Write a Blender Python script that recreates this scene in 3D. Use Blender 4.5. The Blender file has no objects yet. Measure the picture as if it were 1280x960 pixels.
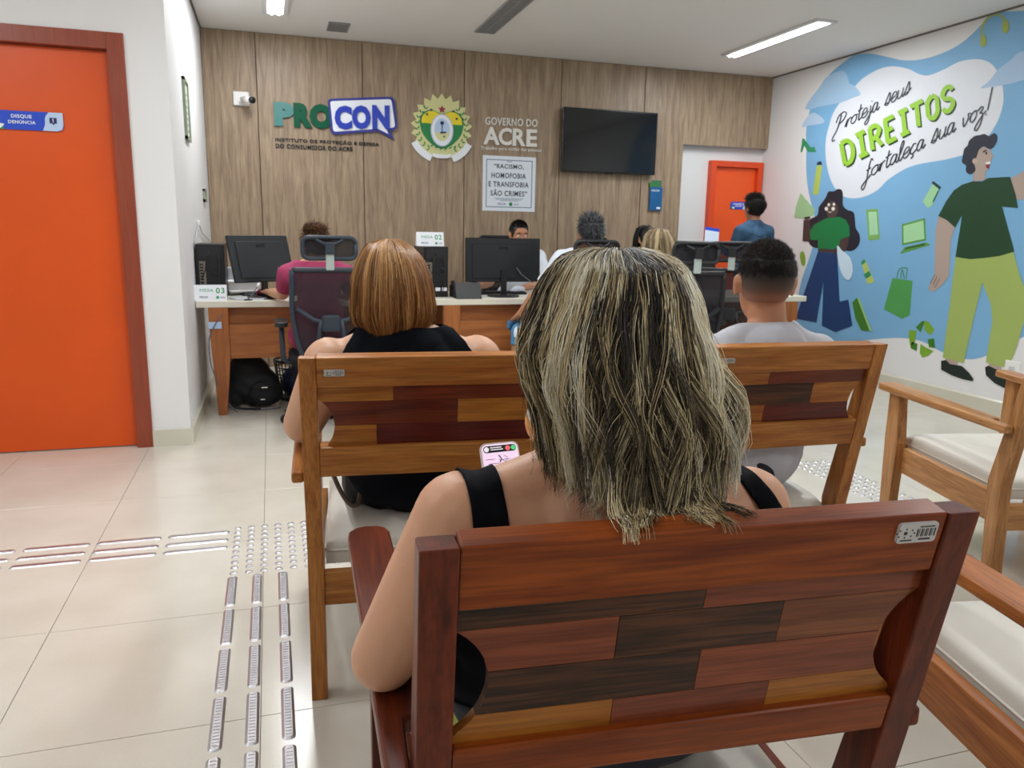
import bpy, bmesh, math, random
import numpy as np
from mathutils import Vector, Matrix
from math import sin, cos, pi, radians, sqrt, atan2
random.seed(7)
rng = np.random.default_rng(7)
SC = bpy.context.scene
COL = SC.collection

# ------------------------------------------------------------------ camera
FPX, CAMH = 968.0, 1.29
_vy = np.array([337-640, 281-480, FPX]); _vy = _vy/np.linalg.norm(_vy)
_vx = np.array([3870-640, 348-480, FPX]); _vx = _vx-_vy*(_vx@_vy); _vx /= np.linalg.norm(_vx)
_vz = np.cross(_vx, _vy)
if _vz[1] > 0: _vz = -_vz
RW = np.stack([_vx, _vy, _vz]); CAM = np.array([0, 0, CAMH])
cd = bpy.data.cameras.new('camera'); co = bpy.data.objects.new('camera', cd); COL.objects.link(co)
cd.sensor_width = 36; cd.lens = FPX/1280*36; cd.clip_start = .02
co.matrix_world = Matrix([[RW[i, 0], -RW[i, 1], -RW[i, 2], CAM[i]] for i in range(3)]+[[0, 0, 0, 1]])
cd.dof.use_dof = True; cd.dof.focus_distance = 1.15; cd.dof.aperture_fstop = 15
SC.camera = co

# ------------------------------------------------------------------ world, lamps, exposure
w = bpy.data.worlds.new('world'); SC.world = w; w.use_nodes = True
w.node_tree.nodes['Background'].inputs[0].default_value = (.93, .96, 1, 1)
w.node_tree.nodes['Background'].inputs[1].default_value = .25
vs = SC.view_settings
vs.view_transform = 'Standard'; vs.look = 'None'; vs.exposure = -0.03; vs.gamma = 1; vs.use_curve_mapping = False
def area(name, loc, sx, sy, power, col=(.94, .975, 1)):
    l = bpy.data.lights.new(name, 'AREA'); l.shape = 'RECTANGLE'; l.size = sx; l.size_y = sy
    l.energy = power; l.color = col
    o = bpy.data.objects.new(name, l); COL.objects.link(o); o.location = loc
    return o
ZC = 2.9                      # ceiling height
LAMPS = [(.105, 6.03, 26), (4.11, 6.0, 30), (1.77, 3.4, 30), (.10, 2.9, 30), (3.6, 2.4, 30), (1.77, -.6, 13), (-2.0, 2.6, 28), (3.9, -1.2, 10), (-1.6, -.8, 10)]
for i, (x, y, p) in enumerate(LAMPS):
    area('lamp_light', (x, y, ZC-.03), .12, 1.2, p)

def ray_(u, v): return RW @ np.array([u-640, v-480, FPX])
def on_x(u, v, X):            # point of the plane x = X seen at photo pixel (u, v)
    d = ray_(u, v); return CAM + X/d[0]*d
def on_y(u, v, Y):
    d = ray_(u, v); return CAM + Y/d[1]*d

# ------------------------------------------------------------------ materials
def lin(c):
    if isinstance(c, str): c = tuple(int(c[i:i+2], 16) for i in (0, 2, 4))
    return tuple(((v/255)/12.92 if v/255 <= .04045 else ((v/255+.055)/1.055)**2.4) for v in c)+(1,)
MATS = {}
def newmat(name):
    m = bpy.data.materials.new(name); m.use_nodes = True
    nt = m.node_tree; return m, nt, nt.nodes['Principled BSDF']
def plain(name, c, rough=.5, metal=0, bump=0, bscale=200, vary=.0, vscale=6, coat=0, emit=0, alpha=1, spec=.5, sss=0):
    if name in MATS: return MATS[name]
    m, nt, b = newmat(name); N, L = nt.nodes, nt.links
    b.inputs['Base Color'].default_value = lin(c); b.inputs['Roughness'].default_value = rough
    b.inputs['Metallic'].default_value = metal; b.inputs['Coat Weight'].default_value = coat
    b.inputs['Specular IOR Level'].default_value = spec
    tc = N.new('ShaderNodeTexCoord')
    if vary:
        n = N.new('ShaderNodeTexNoise'); n.inputs['Scale'].default_value = vscale; n.inputs['Detail'].default_value = 5
        L.new(tc.outputs['Object'], n.inputs['Vector'])
        h = N.new('ShaderNodeHueSaturation'); h.inputs['Color'].default_value = lin(c)
        mr = N.new('ShaderNodeMapRange'); mr.inputs[1].default_value = .3; mr.inputs[2].default_value = .7
        mr.inputs[3].default_value = 1-vary; mr.inputs[4].default_value = 1+vary
        L.new(n.outputs[0], mr.inputs[0]); L.new(mr.outputs[0], h.inputs['Value']); L.new(h.outputs[0], b.inputs['Base Color'])
    if bump:
        n2 = N.new('ShaderNodeTexNoise'); n2.inputs['Scale'].default_value = bscale; n2.inputs['Detail'].default_value = 3
        L.new(tc.outputs['Object'], n2.inputs['Vector'])
        bp = N.new('ShaderNodeBump'); bp.inputs['Strength'].default_value = bump; bp.inputs['Distance'].default_value = .002
        L.new(n2.outputs[0], bp.inputs['Height']); L.new(bp.outputs[0], b.inputs['Normal'])
    if emit:
        b.inputs['Emission Color'].default_value = lin(c); b.inputs['Emission Strength'].default_value = emit
    if alpha < 1: b.inputs['Alpha'].default_value = alpha
    if sss:
        b.inputs['Subsurface Weight'].default_value = sss; b.inputs['Subsurface Radius'].default_value = (.012, .005, .003)
        b.inputs['Subsurface Scale'].default_value = .5
    MATS[name] = m; return m
def wood(name, c1, c2, axis='x', rough=.35, scale=1.0, coat=.3, fleck=.35, spec=.5):
    """grain running along one local axis"""
    key = name+axis
    if key in MATS: return MATS[key]
    m, nt, b = newmat(key); N, L = nt.nodes, nt.links
    tc = N.new('ShaderNodeTexCoord'); mp = N.new('ShaderNodeMapping')
    s = {'x': (1.2, 14, 14), 'y': (14, 1.2, 14), 'z': (14, 14, 1.2)}[axis]
    mp.inputs['Scale'].default_value = tuple(v*scale for v in s)
    oi = N.new('ShaderNodeObjectInfo'); add = N.new('ShaderNodeVectorMath'); add.operation = 'ADD'
    ms = N.new('ShaderNodeVectorMath'); ms.operation = 'SCALE'; ms.inputs[3].default_value = 7.0
    cmb = N.new('ShaderNodeCombineXYZ')
    for i in range(3): L.new(oi.outputs['Random'], cmb.inputs[i])
    L.new(cmb.outputs[0], ms.inputs[0]); L.new(tc.outputs['Object'], add.inputs[0]); L.new(ms.outputs[0], add.inputs[1])
    L.new(add.outputs[0], mp.inputs[0])
    n = N.new('ShaderNodeTexNoise'); n.inputs['Scale'].default_value = 2.2; n.inputs['Detail'].default_value = 6; n.inputs['Distortion'].default_value = .8
    L.new(mp.outputs[0], n.inputs['Vector'])
    r = N.new('ShaderNodeValToRGB'); r.color_ramp.elements[0].position = .32; r.color_ramp.elements[1].position = .68
    r.color_ramp.elements[0].color = lin(c1); r.color_ramp.elements[1].color = lin(c2); L.new(n.outputs[0], r.inputs[0])
    mp2 = N.new('ShaderNodeMapping'); s2 = {'x': (9, 220, 220), 'y': (220, 9, 220), 'z': (220, 220, 9)}[axis]
    mp2.inputs['Scale'].default_value = tuple(v*scale for v in s2); L.new(add.outputs[0], mp2.inputs[0])
    n2 = N.new('ShaderNodeTexNoise'); n2.inputs['Scale'].default_value = 1.0; n2.inputs['Detail'].default_value = 2; L.new(mp2.outputs[0], n2.inputs['Vector'])
    mr = N.new('ShaderNodeMapRange'); mr.inputs[1].default_value = .35; mr.inputs[2].default_value = .6; mr.inputs[3].default_value = 1-fleck; mr.inputs[4].default_value = 1.0
    L.new(n2.outputs[0], mr.inputs[0])
    mx = N.new('ShaderNodeHueSaturation'); L.new(r.outputs[0], mx.inputs['Color']); L.new(mr.outputs[0], mx.inputs['Value'])
    L.new(mx.outputs[0], b.inputs['Base Color']); b.inputs['Roughness'].default_value = rough; b.inputs['Coat Weight'].default_value = coat
    b.inputs['Coat Roughness'].default_value = .18; b.inputs['Specular IOR Level'].default_value = spec
    bp = N.new('ShaderNodeBump'); bp.inputs['Strength'].default_value = .15; bp.inputs['Distance'].default_value = .0008
    L.new(n2.outputs[0], bp.inputs['Height']); L.new(bp.outputs[0], b.inputs['Normal'])
    MATS[key] = m; return m

# ------------------------------------------------------------------ object helpers
def tag(o, label=None, cat=None, group=None, kind=None):
    if label: o['label'] = label
    if cat: o['category'] = cat
    if group: o['group'] = group
    if kind: o['kind'] = kind
    return o
def thing(name, loc=(0, 0, 0), rz=0, label=None, cat=None, group=None):
    o = bpy.data.objects.new(name, None); o.empty_display_size = .1; COL.objects.link(o)
    o.location = loc; o.rotation_euler = (0, 0, rz); tag(o, label, cat, group); return o
def put(name, me, mat=None, parent=None, loc=None, rz=None):
    o = bpy.data.objects.new(name, me); COL.objects.link(o)
    if mat is not None:
        for x in (mat if isinstance(mat, (list, tuple)) else [mat]): me.materials.append(x)
    if parent is not None: o.parent = parent
    if loc is not None: o.location = loc
    if rz is not None: o.rotation_euler = (0, 0, rz)
    return o
def copy_tree(o, parent=None):
    c = o.copy(); COL.objects.link(c)
    if parent is not None: c.parent = parent
    for ch in list(o.children): copy_tree(ch, c)
    return c
class MB:
    def __init__(s): s.v = []; s.f = []; s.m = []; s.mi = 0; s.sm = []
    def add(s, vs, fs, smooth=False):
        n = len(s.v); s.v += [tuple(map(float, p)) for p in vs]; s.f += [tuple(n+i for i in f) for f in fs]
        s.m += [s.mi]*len(fs); s.sm += [smooth]*len(fs); return s
    def box(s, lo, hi, c=0, M=None):
        x0, y0, z0 = lo; x1, y1, z1 = hi
        if c <= 0:
            vs = [(x, y, z) for x in (x0, x1) for y in (y0, y1) for z in (z0, z1)]
            fs = [(0, 1, 3, 2), (4, 6, 7, 5), (0, 4, 5, 1), (2, 3, 7, 6), (0, 2, 6, 4), (1, 5, 7, 3)]
        else:
            c = min(c, (x1-x0)*.45, (y1-y0)*.45, (z1-z0)*.45)
            vs = []; idx = {}
            for i, (x, sx) in enumerate(((x0, 1), (x1, -1))):
                for j, (y, sy) in enumerate(((y0, 1), (y1, -1))):
                    for k, (z, sz) in enumerate(((z0, 1), (z1, -1))):
                        idx[i, j, k] = len(vs)
                        vs += [(x, y+sy*c, z+sz*c), (x+sx*c, y, z+sz*c), (x+sx*c, y+sy*c, z)]
            g = lambda i, j, k, a: idx[i, j, k]+a
            fs = []
            for i in (0, 1):
                f = [g(i, 0, 0, 0), g(i, 0, 1, 0), g(i, 1, 1, 0), g(i, 1, 0, 0)]; fs.append(tuple(f if i == 0 else f[::-1]))
                f = [g(0, i, 0, 1), g(1, i, 0, 1), g(1, i, 1, 1), g(0, i, 1, 1)]; fs.append(tuple(f if i == 0 else f[::-1]))
                f = [g(0, 0, i, 2), g(0, 1, i, 2), g(1, 1, i, 2), g(1, 0, i, 2)]; fs.append(tuple(f if i == 0 else f[::-1]))
            for j in (0, 1):
                for k in (0, 1):
                    f = [g(0, j, k, 1), g(1, j, k, 1), g(1, j, k, 2), g(0, j, k, 2)]; fs.append(tuple(f if (j == k) else f[::-1]))
                    f = [g(j, 0, k, 0), g(j, 1, k, 0), g(j, 1, k, 2), g(j, 0, k, 2)]; fs.append(tuple(f[::-1] if (j == k) else f))
                    f = [g(j, k, 0, 0), g(j, k, 1, 0), g(j, k, 1, 1), g(j, k, 0, 1)]; fs.append(tuple(f if (j == k) else f[::-1]))
            for (i, j, k), b in idx.items():
                f = (b, b+1, b+2); fs.append(f[::-1] if (i+j+k) % 2 == 0 else f)
        if M is not None: vs = [tuple(M @ Vector(p)) for p in vs]
        return s.add(vs, fs)
    def prism(s, poly, a, b, axis='x', M=None):
        """poly in the plane normal to axis, extruded from a to b"""
        def P(p, t): return {'x': (t, p[0], p[1]), 'y': (p[0], t, p[1]), 'z': (p[0], p[1], t)}[axis]
        n = len(poly); vs = [P(p, a) for p in poly]+[P(p, b) for p in poly]
        if M is not None: vs = [tuple(M @ Vector(p)) for p in vs]
        fs = [tuple(range(n))[::-1], tuple(range(n, 2*n))]+[(i, (i+1) % n, n+(i+1) % n, n+i) for i in range(n)]
        return s.add(vs, fs)
    def tube(s, pts, r, n=8, cap=True, smooth=True):
        pts = [Vector(p) for p in pts]; rs = r if isinstance(r, (list, tuple)) else [r]*len(pts)
        vs = []; up = None
        for i, p in enumerate(pts):
            t = (pts[min(i+1, len(pts)-1)]-pts[max(i-1, 0)]).normalized()
            if up is None: up = Vector((0, 0, 1)) if abs(t.z) < .9 else Vector((1, 0, 0))
            a = t.cross(up).normalized(); up = a.cross(t).normalized()
            vs += [tuple(p+(a*cos(2*pi*k/n)+up*sin(2*pi*k/n))*rs[i]) for k in range(n)]
        fs = [(i*n+k, i*n+(k+1) % n, (i+1)*n+(k+1) % n, (i+1)*n+k) for i in range(len(pts)-1) for k in range(n)]
        if cap: fs += [tuple(range(n))[::-1], tuple(range((len(pts)-1)*n, len(pts)*n))]
        return s.add(vs, fs, smooth)
    def lathe(s, prof, c=(0, 0, 0), n=20, smooth=True):
        vs = [(c[0]+r*cos(2*pi*k/n), c[1]+r*sin(2*pi*k/n), c[2]+z) for r, z in prof for k in range(n)]
        fs = [(i*n+k, i*n+(k+1) % n, (i+1)*n+(k+1) % n, (i+1)*n+k) for i in range(len(prof)-1) for k in range(n)]
        return s.add(vs, fs, smooth)
    def ell(s, c, r, n=16, m=10):
        vs = []; fs = []
        for i in range(m+1):
            th = pi*i/m
            for k in range(n): vs.append((c[0]+r[0]*sin(th)*cos(2*pi*k/n), c[1]+r[1]*sin(th)*sin(2*pi*k/n), c[2]+r[2]*cos(th)))
        fs = [(i*n+k, (i+1)*n+k, (i+1)*n+(k+1) % n, i*n+(k+1) % n) for i in range(m) for k in range(n)]
        return s.add(vs, fs, True)
    def mesh(s, name='m'):
        me = bpy.data.meshes.new(name); me.from_pydata(s.v, [], s.f)
        me.polygons.foreach_set('material_index', s.m); me.polygons.foreach_set('use_smooth', s.sm)
        me.validate(); me.update(); return me
    def put(s, name, mat, parent=None, bevel=0, seg=2, **k):
        me = s.mesh(name)
        bm = bmesh.new(); bm.from_mesh(me); bmesh.ops.remove_doubles(bm, verts=bm.verts, dist=1e-6)
        bmesh.ops.recalc_face_normals(bm, faces=bm.faces); bm.to_mesh(me); bm.free()
        o = put(name, me, mat, parent, **k)
        if bevel:
            b = o.modifiers.new('bevel', 'BEVEL'); b.width = bevel; b.segments = seg; b.limit_method = 'ANGLE'; b.angle_limit = radians(35)
        return o
def obox(name, lo, hi, mat, parent=None, c=0, **k): return MB().box(lo, hi, c).put(name, mat, parent, **k)
def smooth_poly(pts, n=5, closed=True):
    out = []; N = len(pts)
    for i in range(N if closed else N-1):
        p = [np.array(pts[(i+d) % N] if closed else pts[min(max(i+d, 0), N-1)], float) for d in (-1, 0, 1, 2)]
        for k in range(n):
            t = k/n; out.append(tuple(.5*((2*p[1])+(-p[0]+p[2])*t+(2*p[0]-5*p[1]+4*p[2]-p[3])*t*t+(-p[0]+3*p[1]-3*p[2]+p[3])*t**3)))
    if not closed: out.append(tuple(pts[-1]))
    return out
def flat_fill(polys3d, nrm, t, mat, name, parent):
    """thin slab filled from 3-D outline(s) lying in one plane, thickness t along nrm"""
    from mathutils.geometry import tessellate_polygon
    mb = MB(); nrm = Vector(nrm)
    for poly in polys3d:
        P = [Vector(p) for p in poly]; tri = tessellate_polygon([P]); n = len(P)
        vs = P+[p+nrm*t for p in P]
        fs = [tuple(n+i for i in f) for f in tri]+[(i, (i+1) % n, n+(i+1) % n, n+i) for i in range(n)]
        mb.add(vs, fs)
    me = mb.mesh(name); bm = bmesh.new(); bm.from_mesh(me); bmesh.ops.recalc_face_normals(bm, faces=bm.faces)
    c = sum((f.normal.dot(nrm)*f.calc_area() for f in bm.faces if abs(f.normal.dot(nrm)) > .9), 0)
    if c < 0: bmesh.ops.reverse_faces(bm, faces=bm.faces)
    bm.to_mesh(me); bm.free()
    return put(name, me, mat, parent)
# text: real glyph outlines fitted to a quad (BL, BR, TL corner points), raised along the quad's normal
_tc = {}
def glyphs(txt, bold=.0):
    k = (txt, bold)
    if k not in _tc:
        cu = bpy.data.curves.new('t', 'FONT'); cu.body = txt; cu.offset = bold; cu.fill_mode = 'FRONT'; cu.extrude = .5; cu.space_character = 1.06+bold*2.5; cu.resolution_u = 3
        ob = bpy.data.objects.new('t', cu); COL.objects.link(ob)
        dg = bpy.context.evaluated_depsgraph_get(); me = bpy.data.meshes.new_from_object(ob.evaluated_get(dg))
        V = np.array([v.co[:] for v in me.vertices]); F = [tuple(p.vertices) for p in me.polygons]
        bpy.data.objects.remove(ob); bpy.data.curves.remove(cu); bpy.data.meshes.remove(me)
        mn, mx = V.min(0), V.max(0); V[:, :2] = (V[:, :2]-mn[:2])/(mx[:2]-mn[:2]); V[:, 2] = (V[:, 2] > 0)
        _tc[k] = (V, F)
    return _tc[k]
def text_quad(name, txt, BL, BR, TL, mat, parent, depth=.001, bold=.0, mb=None):
    V, F = glyphs(txt, bold); BL, BR, TL = (Vector(p) for p in (BL, BR, TL))
    n = (BR-BL).cross(TL-BL).normalized()
    vs = [BL+(BR-BL)*v[0]+(TL-BL)*v[1]+n*depth*v[2] for v in V]
    if mb is not None: mb.add(vs, F); return None
    m = MB(); m.add(vs, F); me = m.mesh(name); return put(name, me, mat, parent)

# ================================================================== SETTING
BY = 7.40; RX = 5.10; LX = -.495; DY = 4.81
M_wall = plain('white_wall_paint', 'e6e6e6', .6, bump=.15, bscale=60, vary=.015, vscale=1.5)
M_ceil = plain('ceiling_paint', 'f0eeeb', .8, bump=.05, bscale=30)
M_base = plain('baseboard_tile', 'cfccbc', .25)
M_tile = None
def tile_mat():
    m, nt, b = newmat('cream_porcelain'); N, L = nt.nodes, nt.links
    tc = N.new('ShaderNodeTexCoord'); n = N.new('ShaderNodeTexNoise'); n.inputs['Scale'].default_value = 3; n.inputs['Detail'].default_value = 6
    geo = N.new('ShaderNodeNewGeometry'); L.new(geo.outputs['Position'], n.inputs['Vector'])
    n2 = N.new('ShaderNodeTexNoise'); n2.inputs['Scale'].default_value = 160; n2.inputs['Detail'].default_value = 2; L.new(geo.outputs['Position'], n2.inputs['Vector'])
    r = N.new('ShaderNodeValToRGB'); r.color_ramp.elements[0].position = .3; r.color_ramp.elements[1].position = .7
    r.color_ramp.elements[0].color = lin('cdc6b8'); r.color_ramp.elements[1].color = lin('d9d3c7'); L.new(n.outputs[0], r.inputs[0])
    mr = N.new('ShaderNodeMapRange'); mr.inputs[3].default_value = .94; mr.inputs[4].default_value = 1.04; L.new(n2.outputs[0], mr.inputs[0])
    h = N.new('ShaderNodeHueSaturation'); L.new(r.outputs[0], h.inputs['Color']); L.new(mr.outputs[0], h.inputs['Value'])
    L.new(h.outputs[0], b.inputs['Base Color']); b.inputs['Roughness'].default_value = .2; b.inputs['Specular IOR Level'].default_value = .5
    return m
M_tile = tile_mat()
M_grout = plain('grout', '8d8577', .8)
floor = obox('floor', (-3.4, -2.6, -.06), (RX, 7.6, -.006), M_grout); tag(floor, kind='structure')
TX, TY = .650, .6295; X0, Y0 = -.075, 1.967
tile_me = MB().box((.001, .001, -.006), (TX-.001, TY-.001, 0), .0008).mesh('floor_tile'); tile_me.materials.append(M_tile)
for i in range(-6, 9):
    for j in range(-8, 10):
        x, y = X0+i*TX, Y0+j*TY
        if x < -3.4 or x+TX > RX+.6 or y < -2.7 or y > 7.5: continue
        if x+TX/2 < LX and y > DY: continue
        if x > RX-.02: continue
        me = tile_me
        if x+TX > RX or y+TY > 7.5:
            me = MB().box((.001, .001, -.006), (min(TX-.001, RX-x), min(TY-.001, 7.5-y), 0), .0008).mesh('floor_tile'); me.materials.append(M_tile)
        o = bpy.data.objects.new('floor_tile', me); COL.objects.link(o); o.parent = floor; o.location = (x, y, 0)
tag(obox('ceiling', (-3.4, -2.6, ZC), (RX+.1, 7.6, ZC+.1), M_ceil), kind='structure')
tag(obox('wall_right', (RX, -2.6, 0), (RX+.12, 7.6, ZC), M_wall), kind='structure')
tag(obox('wall_rear', (-3.4, -2.7, 0), (RX+.1, -2.6, ZC), M_wall), kind='structure')
tag(obox('wall_far_left', (-3.5, -2.6, 0), (-3.4, DY+.1, ZC), M_wall), kind='structure')
# wall with the orange door (plane y = DY) with a door opening, and its return wall x = LX
DR, DL, DT = -.702, -1.72, 2.27
wl = MB().box((DR, DY, 0), (LX, 7.6, ZC)).box((-3.4, DY, 0), (DL, DY+.15, ZC)).box((DL, DY, DT), (DR, DY+.15, ZC)).put('wall_left', M_wall); tag(wl, kind='structure')
wb = MB().box((LX, 7.5, 0), (RX, 7.62, ZC)).put('wall_back', M_wall); tag(wb, kind='structure')
# wood panels on the back wall
M_pan = wood('oak_laminate', '8e7761', 'b39c80', 'z', rough=.45, scale=.9, coat=0, fleck=.22)
M_groove = plain('panel_groove', '4a3524', .8)
pw = obox('trim_1', (LX, BY+.012, 0), (4.09, 7.5, ZC), M_groove); tag(pw, kind='structure')
pw2 = obox('trim_2', (4.09, BY+.012, 2.19), (RX, 7.5, ZC), M_groove); tag(pw2, kind='structure')
xs = [LX, -.058, .844, 1.783, 2.743, 3.632]
for a, b in zip(xs, xs[1:]+[4.09]):
    if b == 4.09:
        MB().prism([(a+.004, 0), (4.09, 0), (4.09, 2.18), (RX, 2.18), (RX, ZC-.004), (a+.004, ZC-.004)], BY, BY+.013, 'y').put('wood_panel', M_pan, pw)
    else:
        MB().box((a+.004, BY, 0), (b-.004, BY+.013, ZC-.004)).put('wood_panel', M_pan, pw)
# baseboards
tag(MB().prism([(RX, 0), (RX-.014, 0), (RX-.014, .105), (RX, .12)], -2.6, 7.5, 'y').put('baseboard_right', M_base), kind='structure')
tag(MB().prism([(LX, 0), (LX+.014, 0), (LX+.014, .09), (LX, .10)], DY, BY, 'y').put('baseboard_left', M_base), kind='structure')
tag(MB().box((DR, DY-.014, 0), (LX+.014, DY, .10)).box((-3.4, DY-.014, 0), (DL, DY, .10)).put('baseboard_door', M_base), kind='structure')
# thin shadow-gap profile at the ceiling edges
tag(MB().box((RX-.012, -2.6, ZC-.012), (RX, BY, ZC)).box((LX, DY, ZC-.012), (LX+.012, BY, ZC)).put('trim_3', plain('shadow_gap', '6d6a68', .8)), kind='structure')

# ---- doors
M_dor = plain('orange_door_laminate', 'dc5208', .38, vary=.05, vscale=2, bump=.1, bscale=150)
M_dfr = wood('door_frame_wood', '8a3a22', '96442a', 'z', rough=.4, coat=.1, fleck=.12)
M_dor2 = plain('orange_red_door_laminate', 'f25a1c', .4, vary=.02)
M_dfr2 = plain('orange_door_frame', 'e04a1c', .45)
M_chr = plain('chrome', 'd8d8da', .18, 1)
def door(name, x0, x1, yf, top, ml, mf, fw=.085):
    d = thing(name, ((x0+x1)/2, yf, 0)); d['kind'] = 'structure'
    cx = (x0+x1)/2
    MB().box((x0-cx, -.015, 0), (x0-cx+fw, .14, top)).put('door_frame', mf, d, bevel=.003)
    MB().box((x1-cx-fw, -.015, 0), (x1-cx, .14, top)).put('door_frame', mf, d, bevel=.003)
    MB().box((x0-cx+fw, -.015, top-fw), (x1-cx-fw, .14, top)).put('door_frame', mf, d, bevel=.003)
    MB().box((x0-cx+fw+.003, .035, .006), (x1-cx-fw-.003, .075, top-fw-.003)).put('door_leaf', ml, d, bevel=.002)
    return d
d1 = door('door_1', DL, DR, DY, DT, M_dor, M_dfr)
MB().tube([(-.37, .035, 1.02), (-.37, -.02, 1.02), (-.26, -.02, 1.02)], .009).lathe([(0, 0), (.025, 0), (.025, .004), (0, .004)], (-.37, .035, 1.02)).put('door_handle', M_chr, d1)
dd2 = door('door_2', 4.455, 5.085, 7.44, 2.04, M_dor2, M_dfr2, .06)
MB().tube([(.2, .035, 1.02), (.2, -.02, 1.02), (.10, -.02, 1.02)], .009).put('door_handle', M_chr, dd2)

def rrect(x0, z0, x1, z1, r, n=5, sq=()):
    out = []
    for ci, (cx, cz, a0) in enumerate(((x1-r, z1-r, 0), (x0+r, z1-r, 90), (x0+r, z0+r, 180), (x1-r, z0+r, 270))):
        if ci in sq:
            out.append(((x1, z1), (x0, z1), (x0, z0), (x1, z0))[ci]); continue
        for k in range(n+1):
            a = radians(a0+90*k/n); out.append((cx+r*cos(a), cz+r*sin(a)))
    return out
def on_wall(poly, Y): return [(p[0], Y, p[1]) for p in poly]
M_blue = plain('print_blue', '1d49c9', .4); M_white = plain('print_white', 'eef2f8', .4); M_green = plain('print_green', '1f9a55', .4)
M_pale = plain('print_pale_blue', 'bcd2f0', .4); M_navy = plain('print_navy', '17245f', .4); M_black = plain('print_black', '1c1c20', .5)
def door_sign(x1, z0, yy, w, h, txt, label):
    s = thing('door_sign', (x1-w/2, yy, z0)); tag(s, label, 'sign')
    x0 = -w/2; x2 = w/2
    flat_fill([on_wall(rrect(x0, 0, x2, h, h*.3, sq=(0, 2)), 0)], (0, -1, 0), .004, M_blue, 'sign_plate', s)
    k = h/.095
    pp = smooth_poly([(x2-.10*k, 0), (x2-.088*k, .03*k), (x2-.083*k, .07*k), (x2-.065*k, h)], 4, False)
    flat_fill([on_wall(pp+rrect(x2-.05*k, 0, x2, h, h*.3, sq=(0, 2, 1))[:1]+[(x2, h*.35), (x2-h*.09, h*.09), (x2-h*.35, 0)], -.0042)], (0, -1, 0), .001, M_pale, 'pale_field', s)
    flat_fill([on_wall([(x2-.064*k, .068*k), (x2-.064*k, .04*k), (x2-.052*k, .038*k), (x2-.047*k, .03*k), (x2-.042*k, .038*k), (x2-.03*k, .04*k), (x2-.03*k, .068*k)], -.0054)], (0, -1, 0), .001, M_navy, 'speech_mark', s)
    flat_fill([on_wall([(x2-.049*k, .064*k), (x2-.049*k, .05*k), (x2-.045*k, .05*k), (x2-.045*k, .064*k)], -.0065), on_wall([(x2-.049*k, .047*k), (x2-.049*k, .043*k), (x2-.045*k, .043*k), (x2-.045*k, .047*k)], -.0065)], (0, -1, 0), .0005, M_white, 'exclamation_mark', s)
    flat_fill([on_wall([(x0+.01, .0), (x0+.06*k, 0), (x0+.055*k, .028*k), (x0+.01, .04*k)], -.0044)], (0, -1, 0), .0006, M_green, 'green_corner', s)
    flat_fill([on_wall([(x0+.02*k, .024*k), (x0+.045*k, .004*k), (x0+.065*k, .024*k), (x0+.055*k, .028*k), (x0+.03*k, .028*k)], -.0052)], (0, -1, 0), .0006, M_white, 'check_mark', s)
    mb = MB()
    for i, t in enumerate(txt):
        ww = .0172*k*len(t)*.92; cx = x0+.43*w; zz = (.056-.026*i)*k
        text_quad('', t, (cx-ww/2, -.0044, zz), (cx+ww/2, -.0044, zz), (cx-ww/2, -.0044, zz+.021*k), None, None, .001, .02, mb)
    mb.put('lettering', M_white, s)['kind'] = 'stuff'
    return s
door_sign(-1.030, 1.757, DY+.031, .34, .095, ['DISQUE', 'DENÚNCIA'], 'blue and white DISQUE DENÚNCIA sign on the large orange door')
door_sign(4.965, 1.548, 7.44+.031, .225, .078, ['ATENDIMENTO', 'PROCON'], 'small blue sign on the far orange door behind the denim jacket')

# ================================================================== BACK WALL ITEMS
def scale_poly(poly, c, k): return [(c[0]+(p[0]-c[0])*k, c[1]+(p[1]-c[1])*k) for p in poly]
M_pg = plain('letter_green', '00563c', .4, spec=.2); M_pt = plain('letter_teal', '3c7f7c', .35); M_pb = plain('letter_blue', '1236b4', .35)
M_bord = plain('border_navy_blue', '2a2f8f', .4)
sg = thing('raised_logo_sign', (.6, BY, 2.0)); tag(sg, 'raised PROCON logo in green and blue letters on the wood panelled wall', 'sign')
ox, oz = .6, 2.0
def W(x, z, d=0): return (x-ox, -d, z-oz)
for ch, x0, x1, z0, z1, m in (('P', .075, .245, 2.140, 2.340, M_pt), ('R', .24, .40, 2.138, 2.342, M_pg), ('O', .375, .575, 2.135, 2.345, M_pg)):
    text_quad('letter', ch, W(x0, z0), W(x1, z0), W(x0, z1), m, sg, .025, .075)
def px_wall(pts, Y=BY): return [(on_y(u, v, Y)[0], on_y(u, v, Y)[2]) for u, v in pts]
bub = px_wall([(409.5, 127), (411, 124.5), (414, 124), (486, 121.5), (490, 122.5), (492.5, 126), (496, 158), (495, 161.5), (492, 163.5), (487, 164), (492, 175), (472, 164.5), (420, 168.5), (416, 168), (413, 164)])
cc = (np.mean([p[0] for p in bub]), np.mean([p[1] for p in bub]))
flat_fill([[W(p[0], p[1], .012) for p in bub]], (0, -1, 0), .018, M_bord, 'speech_bubble_border', sg)
bi = px_wall([(412.5, 129), (413.5, 127.5), (416, 127), (485, 124.7), (488, 125.5), (489, 128), (493, 157), (492, 159.5), (489, 160.3), (482, 161), (485, 168), (472, 161.5), (420, 165), (417, 164.5), (416, 162)])
flat_fill([[W(p[0], p[1], .0305) for p in bi]], (0, -1, 0), .002, M_white, 'speech_bubble_field', sg)
for ch, x0, x1, z0, z1 in (('C', .590, .742, 2.135, 2.338), ('O', .742, .908, 2.145, 2.350), ('N', .922, 1.078, 2.155, 2.362)):
    text_quad('letter', ch, W(x0, z0, .033), W(x1, z0+.004, .033), W(x0, z1, .033), M_pb, sg, .012, .06)
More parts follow.
